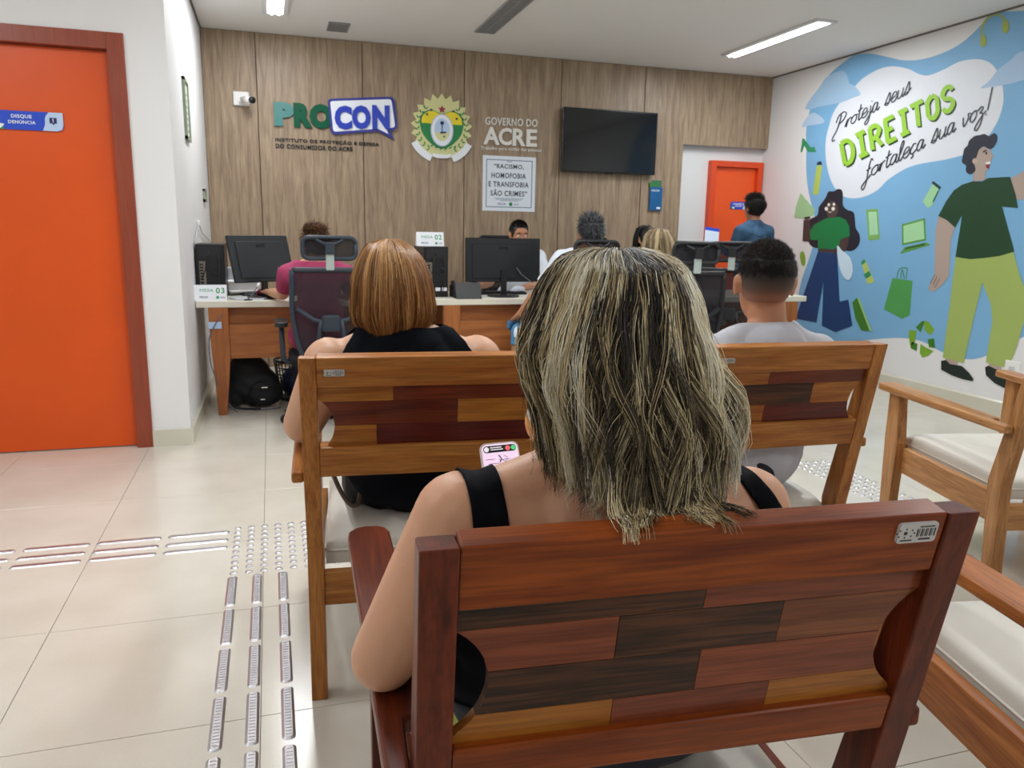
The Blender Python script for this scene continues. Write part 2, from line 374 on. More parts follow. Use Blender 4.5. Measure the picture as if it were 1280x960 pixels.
for t, x0, x1, z0, z1 in (('INSTITUTO DE PROTEÇÃO E DEFESA', .078, .985, 2.005, 2.047), ('DO CONSUMIDOR DO ACRE', .078, .745, 1.955, 1.992)):
    text_quad('lettering', t, W(x0, z0), W(x1, z0-.0), W(x0, z1), M_black, sg, .012, .02)

gv = thing('raised_letter_sign', (2.25, BY, 2.15)); tag(gv, 'raised white GOVERNO DO ACRE lettering on the panelled wall above the poster', 'sign')
ox, oz = 2.25, 2.15
M_lw = plain('letter_cream_white', 'e9e6df', .4)
text_quad('lettering', 'GOVERNO DO', W(1.985, 2.255), W(2.505, 2.262), W(1.985, 2.325), M_lw, gv, .012, .015)
x = 1.965
for ch, x0, x1 in (('A', 1.965, 2.125), ('C', 2.115, 2.245), ('R', 2.255, 2.385), ('E', 2.395, 2.500)):
    text_quad('letter', ch, W(x0, 2.075), W(x1, 2.077), W(x0, 2.235), M_lw, gv, .02, .03)
text_quad('lettering', 'Trabalho para cuidar das pessoas', W(1.945, 2.02), W(2.555, 2.025), W(1.945, 2.058), M_lw, gv, .008, .01)

# coat of arms
em = thing('wall_emblem', (1.566, BY, 2.2)); tag(em, 'sunburst coat of arms emblem with green and yellow shield on the panelled wall', 'emblem')
ox, oz = 1.566, 2.2
M_ey = plain('emblem_pale_yellow', 'd8d79a', .4); M_eg = plain('emblem_green', '118241', .4); M_eyy = plain('emblem_yellow', 'ecd81e', .4)
M_er = plain('emblem_red', '9b1c3a', .4); M_es = plain('emblem_silver', 'b9c4d8', .35)
def st(a, r): return (1.566+r*sin(a)*.98, 2.205+r*cos(a)*1.02)
pts = []
for k in range(17):
    a = radians(-136+272*k/16)
    pts.append(st(a, .298)); 
    if k < 16: pts.append(st(a+radians(8.5), .250))
pts += [(1.566+.12, 1.93), (1.566, 1.96), (1.566-.12, 1.93)]
flat_fill([[W(*p) for p in pts]], (0, -1, 0), .012, M_ey, 'sunburst_plate', em)
body = smooth_poly([(-.185, .10), (-.10, .16), (0, .13), (.10, .16), (.185, .10), (.175, -.03), (.09, -.13), (0, -.165), (-.09, -.13), (-.175, -.03)], 4)
flat_fill([[W(1.566+x*1.08, 2.19+z*1.05, .012) for x, z in body]], (0, -1, 0), .002, M_eg, 'outline_field', em)
def clipz(poly, f):
    out = []
    for i in range(len(poly)):
        a, b = poly[i], poly[(i+1) % len(poly)]; fa, fb = f(a), f(b)
        if fa >= 0: out.append(a)
        if fa*fb < 0:
            t = fa/(fa-fb); out.append((a[0]+(b[0]-a[0])*t, a[1]+(b[1]-a[1])*t))
    return out
flat_fill([[W(1.566+x, 2.19+z, .0145) for x, z in clipz(body, lambda p: p[1]+.02-abs(p[0])*.35)]], (0, -1, 0), .002, M_eyy, 'yellow_field', em)
def oval(cx, cz, rx, rz, n=28): return [(cx+rx*cos(2*pi*k/n), cz+rz*sin(2*pi*k/n)) for k in range(n)]
flat_fill([[W(*p, .017) for p in oval(1.566, 2.18, .108, .145)]], (0, -1, 0), .004, M_es, 'oval_shield_rim', em)
flat_fill([[W(*p, .0215) for p in oval(1.566, 2.18, .100, .136)]], (0, -1, 0), .001, M_white, 'oval_shield_band', em)
flat_fill([[W(*p, .023) for p in oval(1.566, 2.185, .072, .100)]], (0, -1, 0), .001, M_pale, 'oval_shield_field', em)
flat_fill([[W(*p, .0245) for p in clipz(oval(1.566, 2.185, .072, .100), lambda p: 2.16-p[1])]], (0, -1, 0), .0008, M_ey, 'river_bank', em)
flat_fill([[W(*p, .026) for p in [(1.562, 2.15), (1.570, 2.15), (1.570, 2.235), (1.562, 2.235)]], [W(*p, .026) for p in oval(1.566, 2.245, .018, .018, 9)], [W(*p, .026) for p in [(1.545, 2.15), (1.60, 2.155), (1.606, 2.17), (1.55, 2.166)]]], (0, -1, 0), .001, M_navy, 'tree', em)
def star(cx, cz, r, n=5): return [(cx+(r if k % 2 == 0 else r*.45)*sin(pi*k/n), cz+(r if k % 2 == 0 else r*.45)*cos(pi*k/n)) for k in range(2*n)]
flat_fill([[W(*p, .0165) for p in star(1.566, 2.365, .036)]], (0, -1, 0), .004, M_er, 'red_star', em)
flat_fill([[W(*p, .0165) for p in star(1.566+dx, 2.19+dz, .016)] for dx, dz in ((-.14, .125), (-.10, .165), (.14, .10), (.11, .165))]+[[W(*p, .025) for p in star(1.585, 2.125, .013)]], (0, -1, 0), .002, M_navy, 'small_stars', em)['kind'] = 'stuff'
lf = []
for s in (-1, 1):
    for k in range(9):
        t = k/8; a = radians(205-130*t) if s > 0 else radians(-25-0+130*t-0)
        a = s*radians(150-105*t); cx, cz = 1.566+.232*sin(a)*.98, 2.205+.222*cos(a)
        for da in (-.7, .7):
            d = (sin(a*1+s*(-1.3)+da), cos(a+s*(-1.3)+da)); n_ = (-d[1], d[0]); L_ = .038
            lf.append([W(cx, cz, .0125), W(cx+d[0]*L_*.5+n_[0]*.008, cz+d[1]*L_*.5+n_[1]*.008, .0125), W(cx+d[0]*L_, cz+d[1]*L_, .0125), W(cx+d[0]*L_*.5-n_[0]*.008, cz+d[1]*L_*.5-n_[1]*.008, .0125)])
for k in range(6):
    cx = 1.566+(-.11+.044*k); cz = 2.0+.012*abs(k-2.5)
    for dx, dz in ((.03, .02), (-.03, .02), (.025, -.018)):
        lf.append([W(cx, cz, .0125), W(cx+dx*.5+.006, cz+dz*.5-.006, .0125), W(cx+dx, cz+dz, .0125), W(cx+dx*.5-.006, cz+dz*.5+.006, .0125)])
flat_fill(lf, (0, -1, 0), .0015, M_eg, 'leaf_branches', em)['kind'] = 'stuff'
rib = []
for s, a0, a1 in ((-1, 137, 165), (1, 137, 165)):
    o1 = [(1.566+s*.325*sin(radians(a)), 2.205+.325*cos(radians(a))) for a in range(118, 166, 6)]
    i1 = [(1.566+s*.262*sin(radians(a)), 2.205+.262*cos(radians(a))) for a in range(118, 166, 6)]
    rib.append([W(*p, .013) for p in o1+i1[::-1]])
rib.append([W(*p, .015) for p in [(1.48, 1.945), (1.52, 1.93), (1.61, 1.93), (1.65, 1.945), (1.65, 1.975), (1.61, 1.965), (1.52, 1.965), (1.48, 1.975)]])
flat_fill(rib, (0, -1, 0), .004, M_white, 'ribbon', em)
mbt = None
for t, x0, x1, z0 in (('NEC LUCEO', 1.30, 1.44, 2.0), ('PLURIBUS', 1.49, 1.64, 1.94), ('IMPAR', 1.69, 1.82, 1.97)): pass

# poster
ps = thing('wall_poster', (2.232, BY, 1.463)); tag(ps, 'white poster reading RACISMO, HOMOFOBIA E TRANSFOBIA SÃO CRIMES on panelled wall', 'poster')
ox, oz = 2.232, 1.463
flat_fill([[W(*p) for p in [(1.966, 1.463), (2.498, 1.463), (2.498, 1.978), (1.966, 1.978)]]], (0, -1, 0), .003, plain('poster_paper', 'e4ebf4', .35), 'poster_sheet', ps)
mb = MB()
for a, b in (((2.0, 1.498), (2.464, 1.504)), ((2.0, 1.938), (2.464, 1.944)), ((2.0, 1.498), (2.006, 1.944)), ((2.458, 1.498), (2.464, 1.944))):
    mb.box((a[0]-ox, -.0038, a[1]-oz), (b[0]-ox, -.003, b[1]-oz))
mb.put('printed_border', plain('poster_border_blue', '27406f', .5), ps)
mb = MB()
for t, x0, x1, z in (('“RACISMO,', 2.075, 2.375, 1.855), ('HOMOFOBIA', 2.052, 2.400, 1.772), ('E TRANSFOBIA', 2.025, 2.430, 1.690), ('SÃO CRIMES”', 2.045, 2.415, 1.605)):
    text_quad('', t, (x0-ox, -.003, z-oz), (x1-ox, -.003, z-oz), (x0-ox, -.003, z+(.062 if 'Ã' in t else .05)-oz), None, None, .001, .02, mb)
mb.put('lettering', plain('poster_text', '33394a', .5), ps)['kind'] = 'stuff'
mb = MB()
for k, (x0, x1) in enumerate(((2.08, 2.38), (2.10, 2.36), (2.14, 2.33))):
    mb.box((x0-ox, -.0036, 1.582-.011*k-oz), (x1-ox, -.003, 1.586-.011*k-oz))
for x0 in (2.205,): mb.box((x0-ox, -.0036, 1.925-oz), (x0+.05-ox, -.003, 1.931-oz))
text_quad('', 'PROCON', (2.12-ox, -.003, 1.520-oz), (2.20-ox, -.003, 1.520-oz), (2.12-ox, -.003, 1.540-oz), None, None, .001, .02, mb)
text_quad('', 'ACRE', (2.28-ox, -.003, 1.523-oz), (2.33-ox, -.003, 1.523-oz), (2.28-ox, -.003, 1.537-oz), None, None, .001, .01, mb)
mb.put('fine_print', plain('poster_fine_text', '66708a', .5), ps)['kind'] = 'stuff'
flat_fill([[W(*p, .003) for p in oval(2.25, 1.53, .018, .019, 12)]], (0, -1, 0), .001, M_eg, 'small_seal', ps)

# television
tv = thing('television', (3.245, BY, 1.855)); tag(tv, 'large black flat television mounted on the wood panelled wall', 'television')
M_bz = plain('black_plastic_gloss', '0c0d0f', .25); M_scr = plain('dark_screen_glass', '14171b', .08, spec=.6)
MB().box((-.505, -.075, 0), (.505, -.04, .60), .004).put('casing', M_bz, tv)
MB().box((-.492, -.0765, .018), (.492, -.0755, .588)).put('screen', M_scr, tv)
MB().box((-.2, -.04, .15), (.2, 0, .45)).put('wall_bracket', M_bz, tv)
MB().box((-.04, -.078, -.008), (.04, -.05, .0)).put('logo_tab', M_bz, tv)

# brochure holder
bh = thing('leaflet_holder', (3.80, BY, 1.508)); tag(bh, 'blue leaflet holder with green leaflets on the panelled wall below the television', 'leaflet holder')
M_bh = plain('holder_blue', '1d5f96', .3)
MB().box((-.07, -.03, 0), (.07, 0, .235), .003).put('pocket', M_bh, bh)
MB().box((-.05, -.022, .2), (.066, -.012, .285), M=Matrix.Rotation(radians(-6), 4, 'Y')).put('leaflet', plain('leaflet_green', '3c7d3f', .4), bh)
MB().box((-.045, -.012, .2), (.06, -.006, .30)).put('leaflet', plain('leaflet_teal', '1e6e63', .4), bh)
text_quad('lettering', 'PROCON', (-.055, -.0303, .19), (.03, -.0303, .19), (-.055, -.0303, .208), M_white, bh, .0006, .02)
MB().box((.01, -.0312, .015), (.05, -.03, .035)).put('white_label', M_white, bh)

# security camera
sc_ = thing('security_camera', (-.19, BY, 2.29)); tag(sc_, 'small white square security camera with black lens on the panelled wall', 'camera')
M_wp = plain('white_plastic', 'ecebe8', .4); M_bp = plain('black_plastic', '17181a', .45)
MB().box((-.065, -.03, 0), (.065, 0, .115), .006).put('mount_box', M_wp, sc_)
MB().tube([(.0, -.03, .06), (.03, -.07, .05), (.05, -.085, .045)], .012).put('arm', M_wp, sc_)
MB().tube([(.02, -.06, .04), (.085, -.17, .03)], .03, 14).put('camera_body', M_wp, sc_)
MB().tube([(.086, -.171, .03), (.096, -.188, .028)], .028, 14).put('lens', M_bp, sc_)

# left return wall items
M_gf = plain('pale_green_frame', '8f9a84', .4); M_fp = plain('framed_print_paper', 'dfe6dc', .5)
def wall_frame(y0, y1, z0, z1, label):
    f = thing('framed_notice', (LX, (y0+y1)/2, z0)); tag(f, label, 'frame')
    h = (y1-y0)/2; H = z1-z0
    mb = MB()
    for a in ((-h, 0, h, .02), (-h, H-.02, h, H), (-h, 0, -h+.02, H), (h-.02, 0, h, H)): mb.box((.0, a[0], a[1]), (.018, a[2], a[3]))
    mb.put('frame', M_gf, f); MB().box((0, -h+.01, .01), (.008, h-.01, H-.01)).put('sheet', M_fp, f)
    mb = MB()
    for k in range(7): mb.box((.008, -h+.03, H*(.15+.1*k)), (.0086, h-.03-.01*(k % 3), H*(.15+.1*k)+.012))
    mb.put('printed_lines', M_gf, f)
wall_frame(5.55, 5.81, 1.82, 2.20, 'narrow framed notice on the white side wall near the orange door')
wall_frame(6.72, 6.90, 1.46, 1.56, 'tiny framed notice low on the white side wall beside the wood panelling')

# ---- ceiling lights, vent
M_led = plain('led_diffuser', 'ffffff', .5, emit=9); M_met = plain('white_lamp_metal', 'dadada', .4)
M_alu = plain('louver_aluminium', 'a8a8a8', .5, .3)
LAB = ['lit linear ceiling lamp above the left desk', 'lit linear ceiling lamp near the mural wall']
for i, (x, y, p) in enumerate(LAMPS):
    t = thing('ceiling_lamp', (x, y, ZC)); t['category'] = 'lamp'
    t['label'] = LAB[i] if i < 2 else 'lit linear ceiling lamp out of view behind or above the waiting chairs'
    if i >= 2: t['group'] = 'ceiling lamps over the waiting area'
    MB().box((-.095, -.66, -.02), (-.06, .66, 0)).box((.06, -.66, -.02), (.095, .66, 0)).box((-.06, -.66, -.02), (.06, -.635, 0)).box((-.06, .635, -.02), (.06, .66, 0)).put('frame', M_met, t)
    for dx in (-.026, .026): MB().tube([(dx, -.63, -.016), (dx, .63, -.016)], .014, 8).put('tube_light', M_led, t)
g = thing('ceiling_lamp_off', (1.775, 6.06, ZC)); tag(g, 'unlit louvred fluorescent ceiling fixture above the middle desk', 'lamp')
MB().box((-.085, -.62, -.012), (-.075, .62, 0)).box((.075, -.62, -.012), (.085, .62, 0)).box((-.075, -.62, -.012), (.075, -.61, 0)).box((-.075, .61, -.012), (.075, .62, 0)).box((-.004, -.61, -.012), (.004, .61, 0)).put('frame', M_alu, g)
for k in range(24): MB().box((-.075, -.6+k*.0522, -.010), (.075, -.592+k*.0522, -.001)).put('louver_slat', M_alu, g)
MB().box((-.08, -.615, -.0008), (.08, .615, 0)).put('reflector', plain('louver_reflector', '8e8e8c', .5), g)
v = thing('ceiling_vent', (.605, 6.95, ZC)); tag(v, 'small grey ceiling air vent near the wood panelled wall', 'vent')
MB().box((-.085, -.14, -.012), (-.07, .14, 0)).box((.07, -.14, -.012), (.085, .14, 0)).box((-.07, -.14, -.012), (.07, -.125, 0)).box((-.07, .125, -.012), (.07, .14, 0)).put('frame', plain('vent_grey', '8b8b8b', .5), v)
for k in range(9): MB().box((-.07, -.118+k*.028, -.010), (.07, -.106+k*.028, -.002)).put('vent_slat', plain('vent_grey', '8b8b8b', .5), v)
MB().box((-.07, -.125, -.001), (.07, .125, 0)).put('backing', plain('vent_dark', '4a4a4a', .6), v)

# ---- power outlet
ot = thing('power_outlet', (RX, 4.21, .30)); tag(ot, 'white power outlet plate low on the mural wall beside painted trousers', 'outlet')
MB().box((-.008, -.06, 0), (0, .06, .125), .003).put('plate', M_wp, ot)
MB().box((-.011, -.022, .045), (-.008, .022, .085), .002).put('socket', plain('socket_grey', 'c8c8cc', .4), ot)

# ---- tactile path of metal bars and domes
M_st = plain('stainless_steel', 'c8c8cc', .33, 1, bump=.5, bscale=400)
tp = thing('tactile_path', (0, 0, 0)); tag(tp, 'stainless steel tactile paving strips and domes set on the cream floor', 'tactile paving')
def bar_mesh(l, wd):
    mb = MB(); h = .005; pts = rrect(-wd/2, -l/2, wd/2, l/2, wd*.42, 4); pin = rrect(-wd/2+.007, -l/2+.007, wd/2-.007, l/2-.007, (wd-.014)*.42, 4); n = len(pts)
    mb.add([(x, y, 0) for x, y in pts]+[(x, y, h) for x, y in pin], [(i, (i+1) % n, n+(i+1) % n, n+i) for i in range(n)]+[tuple(range(n, 2*n))])
    for k in range(16):
        yy = -l/2+.02+k*(l-.04)/15
        mb.box((-wd/2+.010, yy-.0025, h), (wd/2-.010, yy+.0025, h+.0012))
    me = mb.mesh('tactile_bar'); me.materials.append(M_st); return me
bv = bar_mesh(.243, .035)
for x in (-.184, -.096, -.005):
    for k in range(-3, 4):
        o = bpy.data.objects.new('tactile_bar', bv); COL.objects.link(o); o.parent = tp; o.location = (x, 1.967+.262*k, 0)
for y in (3.330, 3.242, 3.163):
    for k in range(4):
        o = bpy.data.objects.new('tactile_bar', bv); COL.objects.link(o); o.parent = tp; o.location = (-.337-.267*k, y, 0); o.rotation_euler = (0, 0, pi/2)
dm = MB(); dm.lathe([(.0145, 0), (.0125, .0035), (.008, .0055), (0, .0055)], n=10); dme = dm.mesh('tactile_dome'); dme.materials.append(M_st)
def domes(x0, nx, y0, ny, px=.0545, py=.0512):
    for i in range(nx):
        for j in range(ny):
            o = bpy.data.objects.new('tactile_dome', dme); COL.objects.link(o); o.parent = tp; o.location = (x0+i*px, y0+j*py, 0)
domes(-.182, 10, 2.900, 10); domes(2.822, 5, 2.95, 14, .052, .0505)

# ================================================================== MURAL painted on the right wall
mu = thing('painted_mural', (RX, 5.0, 0)); tag(mu, 'large painted mural with speech cloud and two painted figures on right wall', 'mural')
lay = [0]
def mur(name, polys, col, level, parent=None, sm=0, rough=.55):
    m = plain('mural_paint_'+col, col, rough, vary=.02, vscale=3)
    out = []
    for p in polys:
        if sm: p = smooth_poly(p, sm)
        q = [on_x(u, v, RX) for u, v in p]
        out.append([(-.0008*level, a[1]-5.0, a[2]) for a in q])
    for q in out: r_ = flat_fill([q], (-1, 0, 0), .0008, m, name, parent or mu)
    return r_
def ell_px(cx, cy, rx, ry, n=16): return [(cx+rx*cos(2*pi*k/n), cy+ry*sin(2*pi*k/n)) for k in range(n)]
SKYB = '7cb2da'
mur('blue_background', [[(1052,80),(1064,71),(1075,67.5),(1088,67),(1102,69.5),(1117,73),(1130,75.5),(1147,75),(1167,70.5),(1190,61),(1207,50),(1222,36),(1234,24),(1247,16),(1267,14),(1290,14),(1330,20),(1380,60),(1400,160),(1400,330),(1340,430),(1300,424),(1280,421),(1262,431),(1246,439),(1229,446),(1212,449),(1192,445),(1176,439),(1160,430),(1147,425),(1130,422.5),(1112,422.5),(1082,425),(1056,428),(1020,430),(1000,428),(990,400),(995,385),(1002,351),(1010,328),(1018,300),(1020,280),(1015,258),(1010,235),(1008,213),(1008,185),(1008,161),(1012,140),(1016,122),(1028,105),(1039,91)]], SKYB, 1, sm=4)
mur('speech_cloud', [[(1067,110),(1080,97),(1100,86),(1117,83),(1135,86),(1150,93),(1162,94),(1180,87),(1200,77),(1220,74),(1235,77),(1245,86),(1251,98),(1254,112),(1254,130),(1247,152),(1233,174),(1217,189),(1200,195),(1180,200),(1150,205),(1130,212),(1110,225),(1098,237),(1083,245),(1068,248),(1056,246),(1047,239),(1039,226),(1034,208),(1032,190),(1033,172),(1037,156),(1042,141),(1052,126)]], 'dfe3ea', 2, sm=4)
mur('pale_cloud', [[(1046,90),(1055,89),(1060,96),(1062,104),(1069,108),(1076,118),(1067,122),(1052,128),(1027,133),(1008,137),(1011,127),(1024,110),(1033,97)]], 'a3c5e2', 3, sm=3)
mur('pale_cloud', [[(1015,141),(1024,144),(1031,151),(1027,154.5),(1011,157),(1003,159),(1006,151)]], 'b4cde6', 3, sm=3)
mur('pale_cloud', [[(1226,110),(1237,101),(1247,88),(1257,80),(1264,75),(1272,67),(1280,64),(1296,62),(1310,80),(1306,95),(1280,100),(1266,104),(1251,107),(1237,109)]], 'a9c6e4', 3, sm=3)
# painted lettering by pen strokes
def stroke_poly(pts, wd):
    out = []; n = len(pts); L_ = []; R_ = []
    for i, p in enumerate(pts):
        a = np.array(pts[max(i-1, 0)], float); b = np.array(pts[min(i+1, n-1)], float); t = b-a; t /= (np.hypot(*t)+1e-9)
        nn = np.array([-t[1], t[0]])*wd/2; L_.append(tuple(np.array(p)+nn)); R_.append(tuple(np.array(p)-nn))
    return L_, R_
def ribbons(strokes, Q, wd, level, col, name, parent, off=(0, 0), sm=4):
    """strokes in letter space -> ribbon quads on the wall; Q maps letter space to photo pixels"""
    mb = MB(); m = plain('mural_paint_'+col, col, .55)
    for si, s in enumerate(strokes):
        pts = smooth_poly(s, sm, False) if (sm and len(s) > 2) else s
        px = [Q(*p) for p in pts]; px = [(a+off[0], b+off[1]) for a, b in px]
        l, r = stroke_poly(px, wd); n = len(l)
        P = [on_x(u, v, RX) for u, v in l+r]
        vs = [(-.0008*level-.0008-.00004*si-.00002*(k_ % n)/n, a[1]-5.0, a[2]) for k_, a in enumerate(P)]
        mb.add(vs, [(i, i+1, n+i+1, n+i) for i in range(n-1)])
    o = mb.put(name, m, parent); return o
CUR = {  # x-height 1, ascender 2, descender -1; (width, strokes)
 'P': (1.2, [[(.1,-.9),(-.25,-.9),(-.3,-.5),(.1,.2),(.35,1.2),(.45,1.9)], [(-.1,1.2),(.1,1.9),(.7,2.1),(1.1,1.7),(.8,1.1),(.3,.9)]]),
 'r': (.7, [[(0,.1),(.25,.9),(.2,0)], [(.2,.3),(.4,.85),(.7,.9)]]),
 'o': (.85, [[(.45,.95),(.1,.7),(.1,.2),(.4,0),(.7,.3),(.7,.75),(.45,.95),(.9,.8)]]),
 't': (.6, [[(.3,1.8),(.2,.3),(.35,0),(.65,.3)], [(0,1.15),(.6,1.3)]]),
 'e': (.8, [[(.05,.4),(.6,.6),(.6,.95),(.3,1),(.05,.5),(.2,.02),(.55,.05),(.85,.5)]]),
 'j': (.55, [[(.3,1),(.3,-.5),(.05,-1),(-.2,-.8),(.1,-.3),(.7,.5)], [(.34,1.4),(.36,1.5)]]),
 'a': (.95, [[(.65,.9),(.3,1),(.05,.5),(.2,.02),(.5,.2),(.7,.95),(.65,.2),(.8,0),(1.0,.3)]]),
 's': (.8, [[(0,.1),(.45,1.3),(.6,.7),(.5,.1),(.2,0),(.1,.25),(.4,.2),(.85,.5)]]),
 'u': (.95, [[(.1,1),(.1,.2),(.35,0),(.65,.4),(.7,1),(.68,.2),(.8,0),(1.0,.3)]]),
 'f': (.6, [[(.6,1.7),(.4,2),(.25,1.3),(.15,-.6),(-.1,-1.1),(-.3,-.8),(-.1,-.4),(.6,.2)], [(0,.9),(.5,1)]]),
 'l': (.5, [[(0,.3),(.4,1.6),(.3,2),(.1,1.5),(.1,.2),(.3,0),(.55,.4)]]),
 'ç': (.75, [[(.65,.85),(.35,1),(.05,.5),(.25,0),(.75,.3)], [(.35,0),(.45,-.25),(.2,-.4)]]),
 'v': (.85, [[(.05,.9),(.15,.2),(.3,0),(.65,.5),(.6,1),(.9,.9)]]),
 'z': (.95, [[(.05,.8),(.35,1),(.6,.8),(.3,.45),(.6,.35),(.6,-.4),(.25,-1),(-.05,-.8),(.3,-.2),(1.0,.4)]]),
 '!': (.4, [[(.25,.35),(.4,2.3)], [(.15,-.05),(.17,.06)]]), ' ': (.75, [])}
def cursive(txt, p0, p1, xh, wd, skew, name, parent, col='2c333b', grow=1.0):
    tot = sum(CUR[c][0]*.96 for c in txt); x = 0; S = []
    for c in txt:
        wc, st_ = CUR[c]
        for s in st_: S.append([(x+a, b) for a, b in s])
        x += wc*.96
    def Q(a, b):
        t = a/tot; g = 1+(grow-1)*t
        return (p0[0]+(p1[0]-p0[0])*t+skew*b*xh*g, p0[1]+(p1[1]-p0[1])*t-b*xh*g)
    return ribbons(S, Q, wd, 6, col, name, parent)
tx = thing('x', (0, 0, 0)); bpy.data.objects.remove(tx)
cursive('Proteja seus', (1045, 166), (1138, 116), 10.5, 1.35, .15, 'cursive_lettering', mu, grow=1.15)
cursive('fortaleça sua voz!', (1082, 224), (1236, 142), 11.5, 1.45, .15, 'cursive_lettering', mu, grow=1.25)
BLK = {
 'D': [[(.12,0),(.12,1)], [(.12,1),(.55,1),(.85,.75),(.85,.3),(.55,0),(.12,0)]],
 'I': [[(.5,0),(.5,1)], [(.1,1),(.9,1)], [(.1,0),(.9,0)]],
 'R': [[(.15,0),(.15,1)], [(.15,1),(.6,1),(.85,.78),(.6,.5),(.15,.48)], [(.5,.5),(.9,0)]],
 'E': [[(.18,0),(.18,1)], [(.1,1),(.88,1)], [(.18,.52),(.7,.52)], [(.1,0),(.88,0)]],
 'T': [[(.5,0),(.5,1)], [(.02,1),(.98,1)]],
 'O': [[(.5,1),(.15,.8),(.12,.5),(.15,.2),(.5,0),(.85,.2),(.88,.5),(.85,.8),(.5,1)]],
 'S': [[(.88,.8),(.65,1),(.3,.97),(.12,.75),(.35,.55),(.7,.45),(.88,.22),(.6,0),(.3,.02),(.1,.2)]]}
def blockword(off, col, level, nm):
    TL, TR, BR, BL = (1049, 181), (1195, 104), (1196.5, 133), (1054, 207)
    cum = 0; wds = [1, .85, 1, .95, .85, 1, 1, 1.05]; tot = sum(wds)
    for ch, wd in zip('DIREITOS', wds):
        def Q(a, b, c0=cum, ww=wd):
            t = (c0+.06+a*.84*ww)/tot
            top = (TL[0]+(TR[0]-TL[0])*t, TL[1]+(TR[1]-TL[1])*t); bot = (BL[0]+(BR[0]-BL[0])*t, BL[1]+(BR[1]-BL[1])*t)
            return (bot[0]+(top[0]-bot[0])*b, bot[1]+(top[1]-bot[1])*b)
        ribbons(BLK[ch], Q, 5.6, level, col, nm, mu, off, sm=(3 if ch in 'DOSR' else 0)); cum += wd
blockword((1.4, 1.8), '21401f', 5, 'letter_shadow')
blockword((0, 0), '97c83c', 7, 'painted_letter')
# painted small objects
def item(name): return thing(name, (0, 0, 0)) if False else None
mur('painted_shoe', [[(1001,190),(1003.5,172.5),(1005,173),(1009,178),(1014,185),(1018,183),(1020.5,190),(1010.5,190),(1005.5,182),(1003,190)]], '2f8f5f', 3)
mur('painted_bottle', [[(1021,207),(1028,207),(1023.5,243),(1016,243)]], 'b3c65f', 3)
mur('bottle_cap', [[(1021,206),(1022.5,202.5),(1027,201.5),(1027.8,206)]], '20303a', 4)
mur('painted_megaphone', [[(1001,241),(1019,262.6),(1017,269.5),(1004,273),(993,272),(995,259)]], 'a2cc98', 3)
mur('megaphone_grip', [[(1006,271.5),(1013,270.5),(1013,273),(1006,274)]], '2b2626', 6)
mur('painted_phone', [[(1083,262),(1097.5,261),(1100,299),(1086,300.5)]], '7fb25c', 3)
mur('phone_screen', [[(1086,265),(1096,264.5),(1098,293),(1087.5,294)]], 'a9d8ad', 4)
mur('painted_cup', [[(1166,230),(1174,235.5),(1165.5,257),(1160,260),(1153.5,252)]], 'a3d6a2', 3)
mur('cup_lid', [[(1167,226),(1177,234),(1175,237),(1165,229)]], '1d3b38', 4)
mur('cup_straw', [[(1173,238),(1174,239),(1167,253),(1166,252)]], '2d5b4a', 4)
mur('painted_laptop', [[(1127.6,280.5),(1156.5,272.5),(1158,300.5),(1128,306.5)],[(1131,309),(1157.5,303),(1164,306),(1125,317.5)]], '5b9c45', 3)
mur('laptop_screen', [[(1129.6,282.5),(1154.7,275.5),(1156,298.5),(1130,304)]], 'a8dba6', 4)
mur('laptop_keys', [[(1133,309.5),(1157,304),(1156,306.5),(1131,312)]], '2f5a2b', 4)
mur('painted_tube', [[(1077,328),(1081.5,324.5),(1093.5,352),(1084.5,355.5)]], 'b5c869', 3)
mur('tube_band', [[(1080,343),(1087,338.5),(1089.5,344.5),(1082.8,348.5)],[(1076.5,327.5),(1081,324),(1082.5,327.5),(1078,331.5)]], '2f8a58', 4)
mur('painted_bag', [[(1116,347.5),(1141,351),(1137.5,394),(1128,398.5),(1105,386.5)]], '4f9d52', 3)
ribbons([[(1121.6,348),(1123,340),(1126,335.5),(1134,335),(1134,341),(1133,348.5)], [(1126,348),(1128,337),(1131,349)]], lambda a, b: (a, b), 1.1, 3, '3f8d49', 'bag_handle', mu)
mur('recycling_arrow_dark', [[(1145,409),(1153.5,401),(1156,402),(1151,415.5)], [(1140,427),(1147,430),(1146,439),(1138.6,435)], [(1160,424),(1168,423),(1169,435),(1161.6,434)]], '3d7c1c', 3)
mur('recycling_arrow_light', [[(1155,401),(1161,402),(1168.5,412),(1163.6,419),(1156,413)], [(1137,412),(1146,413.5),(1144,427),(1138.6,434),(1136,420)], [(1151,430),(1157,434),(1167,439),(1159.6,445),(1153,447),(1150,441)]], '7aa82e', 3)
mur('painted_plant', [[(1000,318),(1004,314),(1007,322),(1006,332),(1002,330)]], '83a83c', 3, sm=2)
ribbons([[(1227.5,46),(1228.5,33),(1236,22),(1246,18),(1254,22),(1257.5,30)]], lambda a, b: (a, b), 2.6, 3, 'a3b254', 'painted_headphones', mu)
mur('headphone_pad', [ell_px(1229.5, 51, 4.2, 8), ell_px(1257.5, 33, 4.5, 9)], 'a3b254', 5)
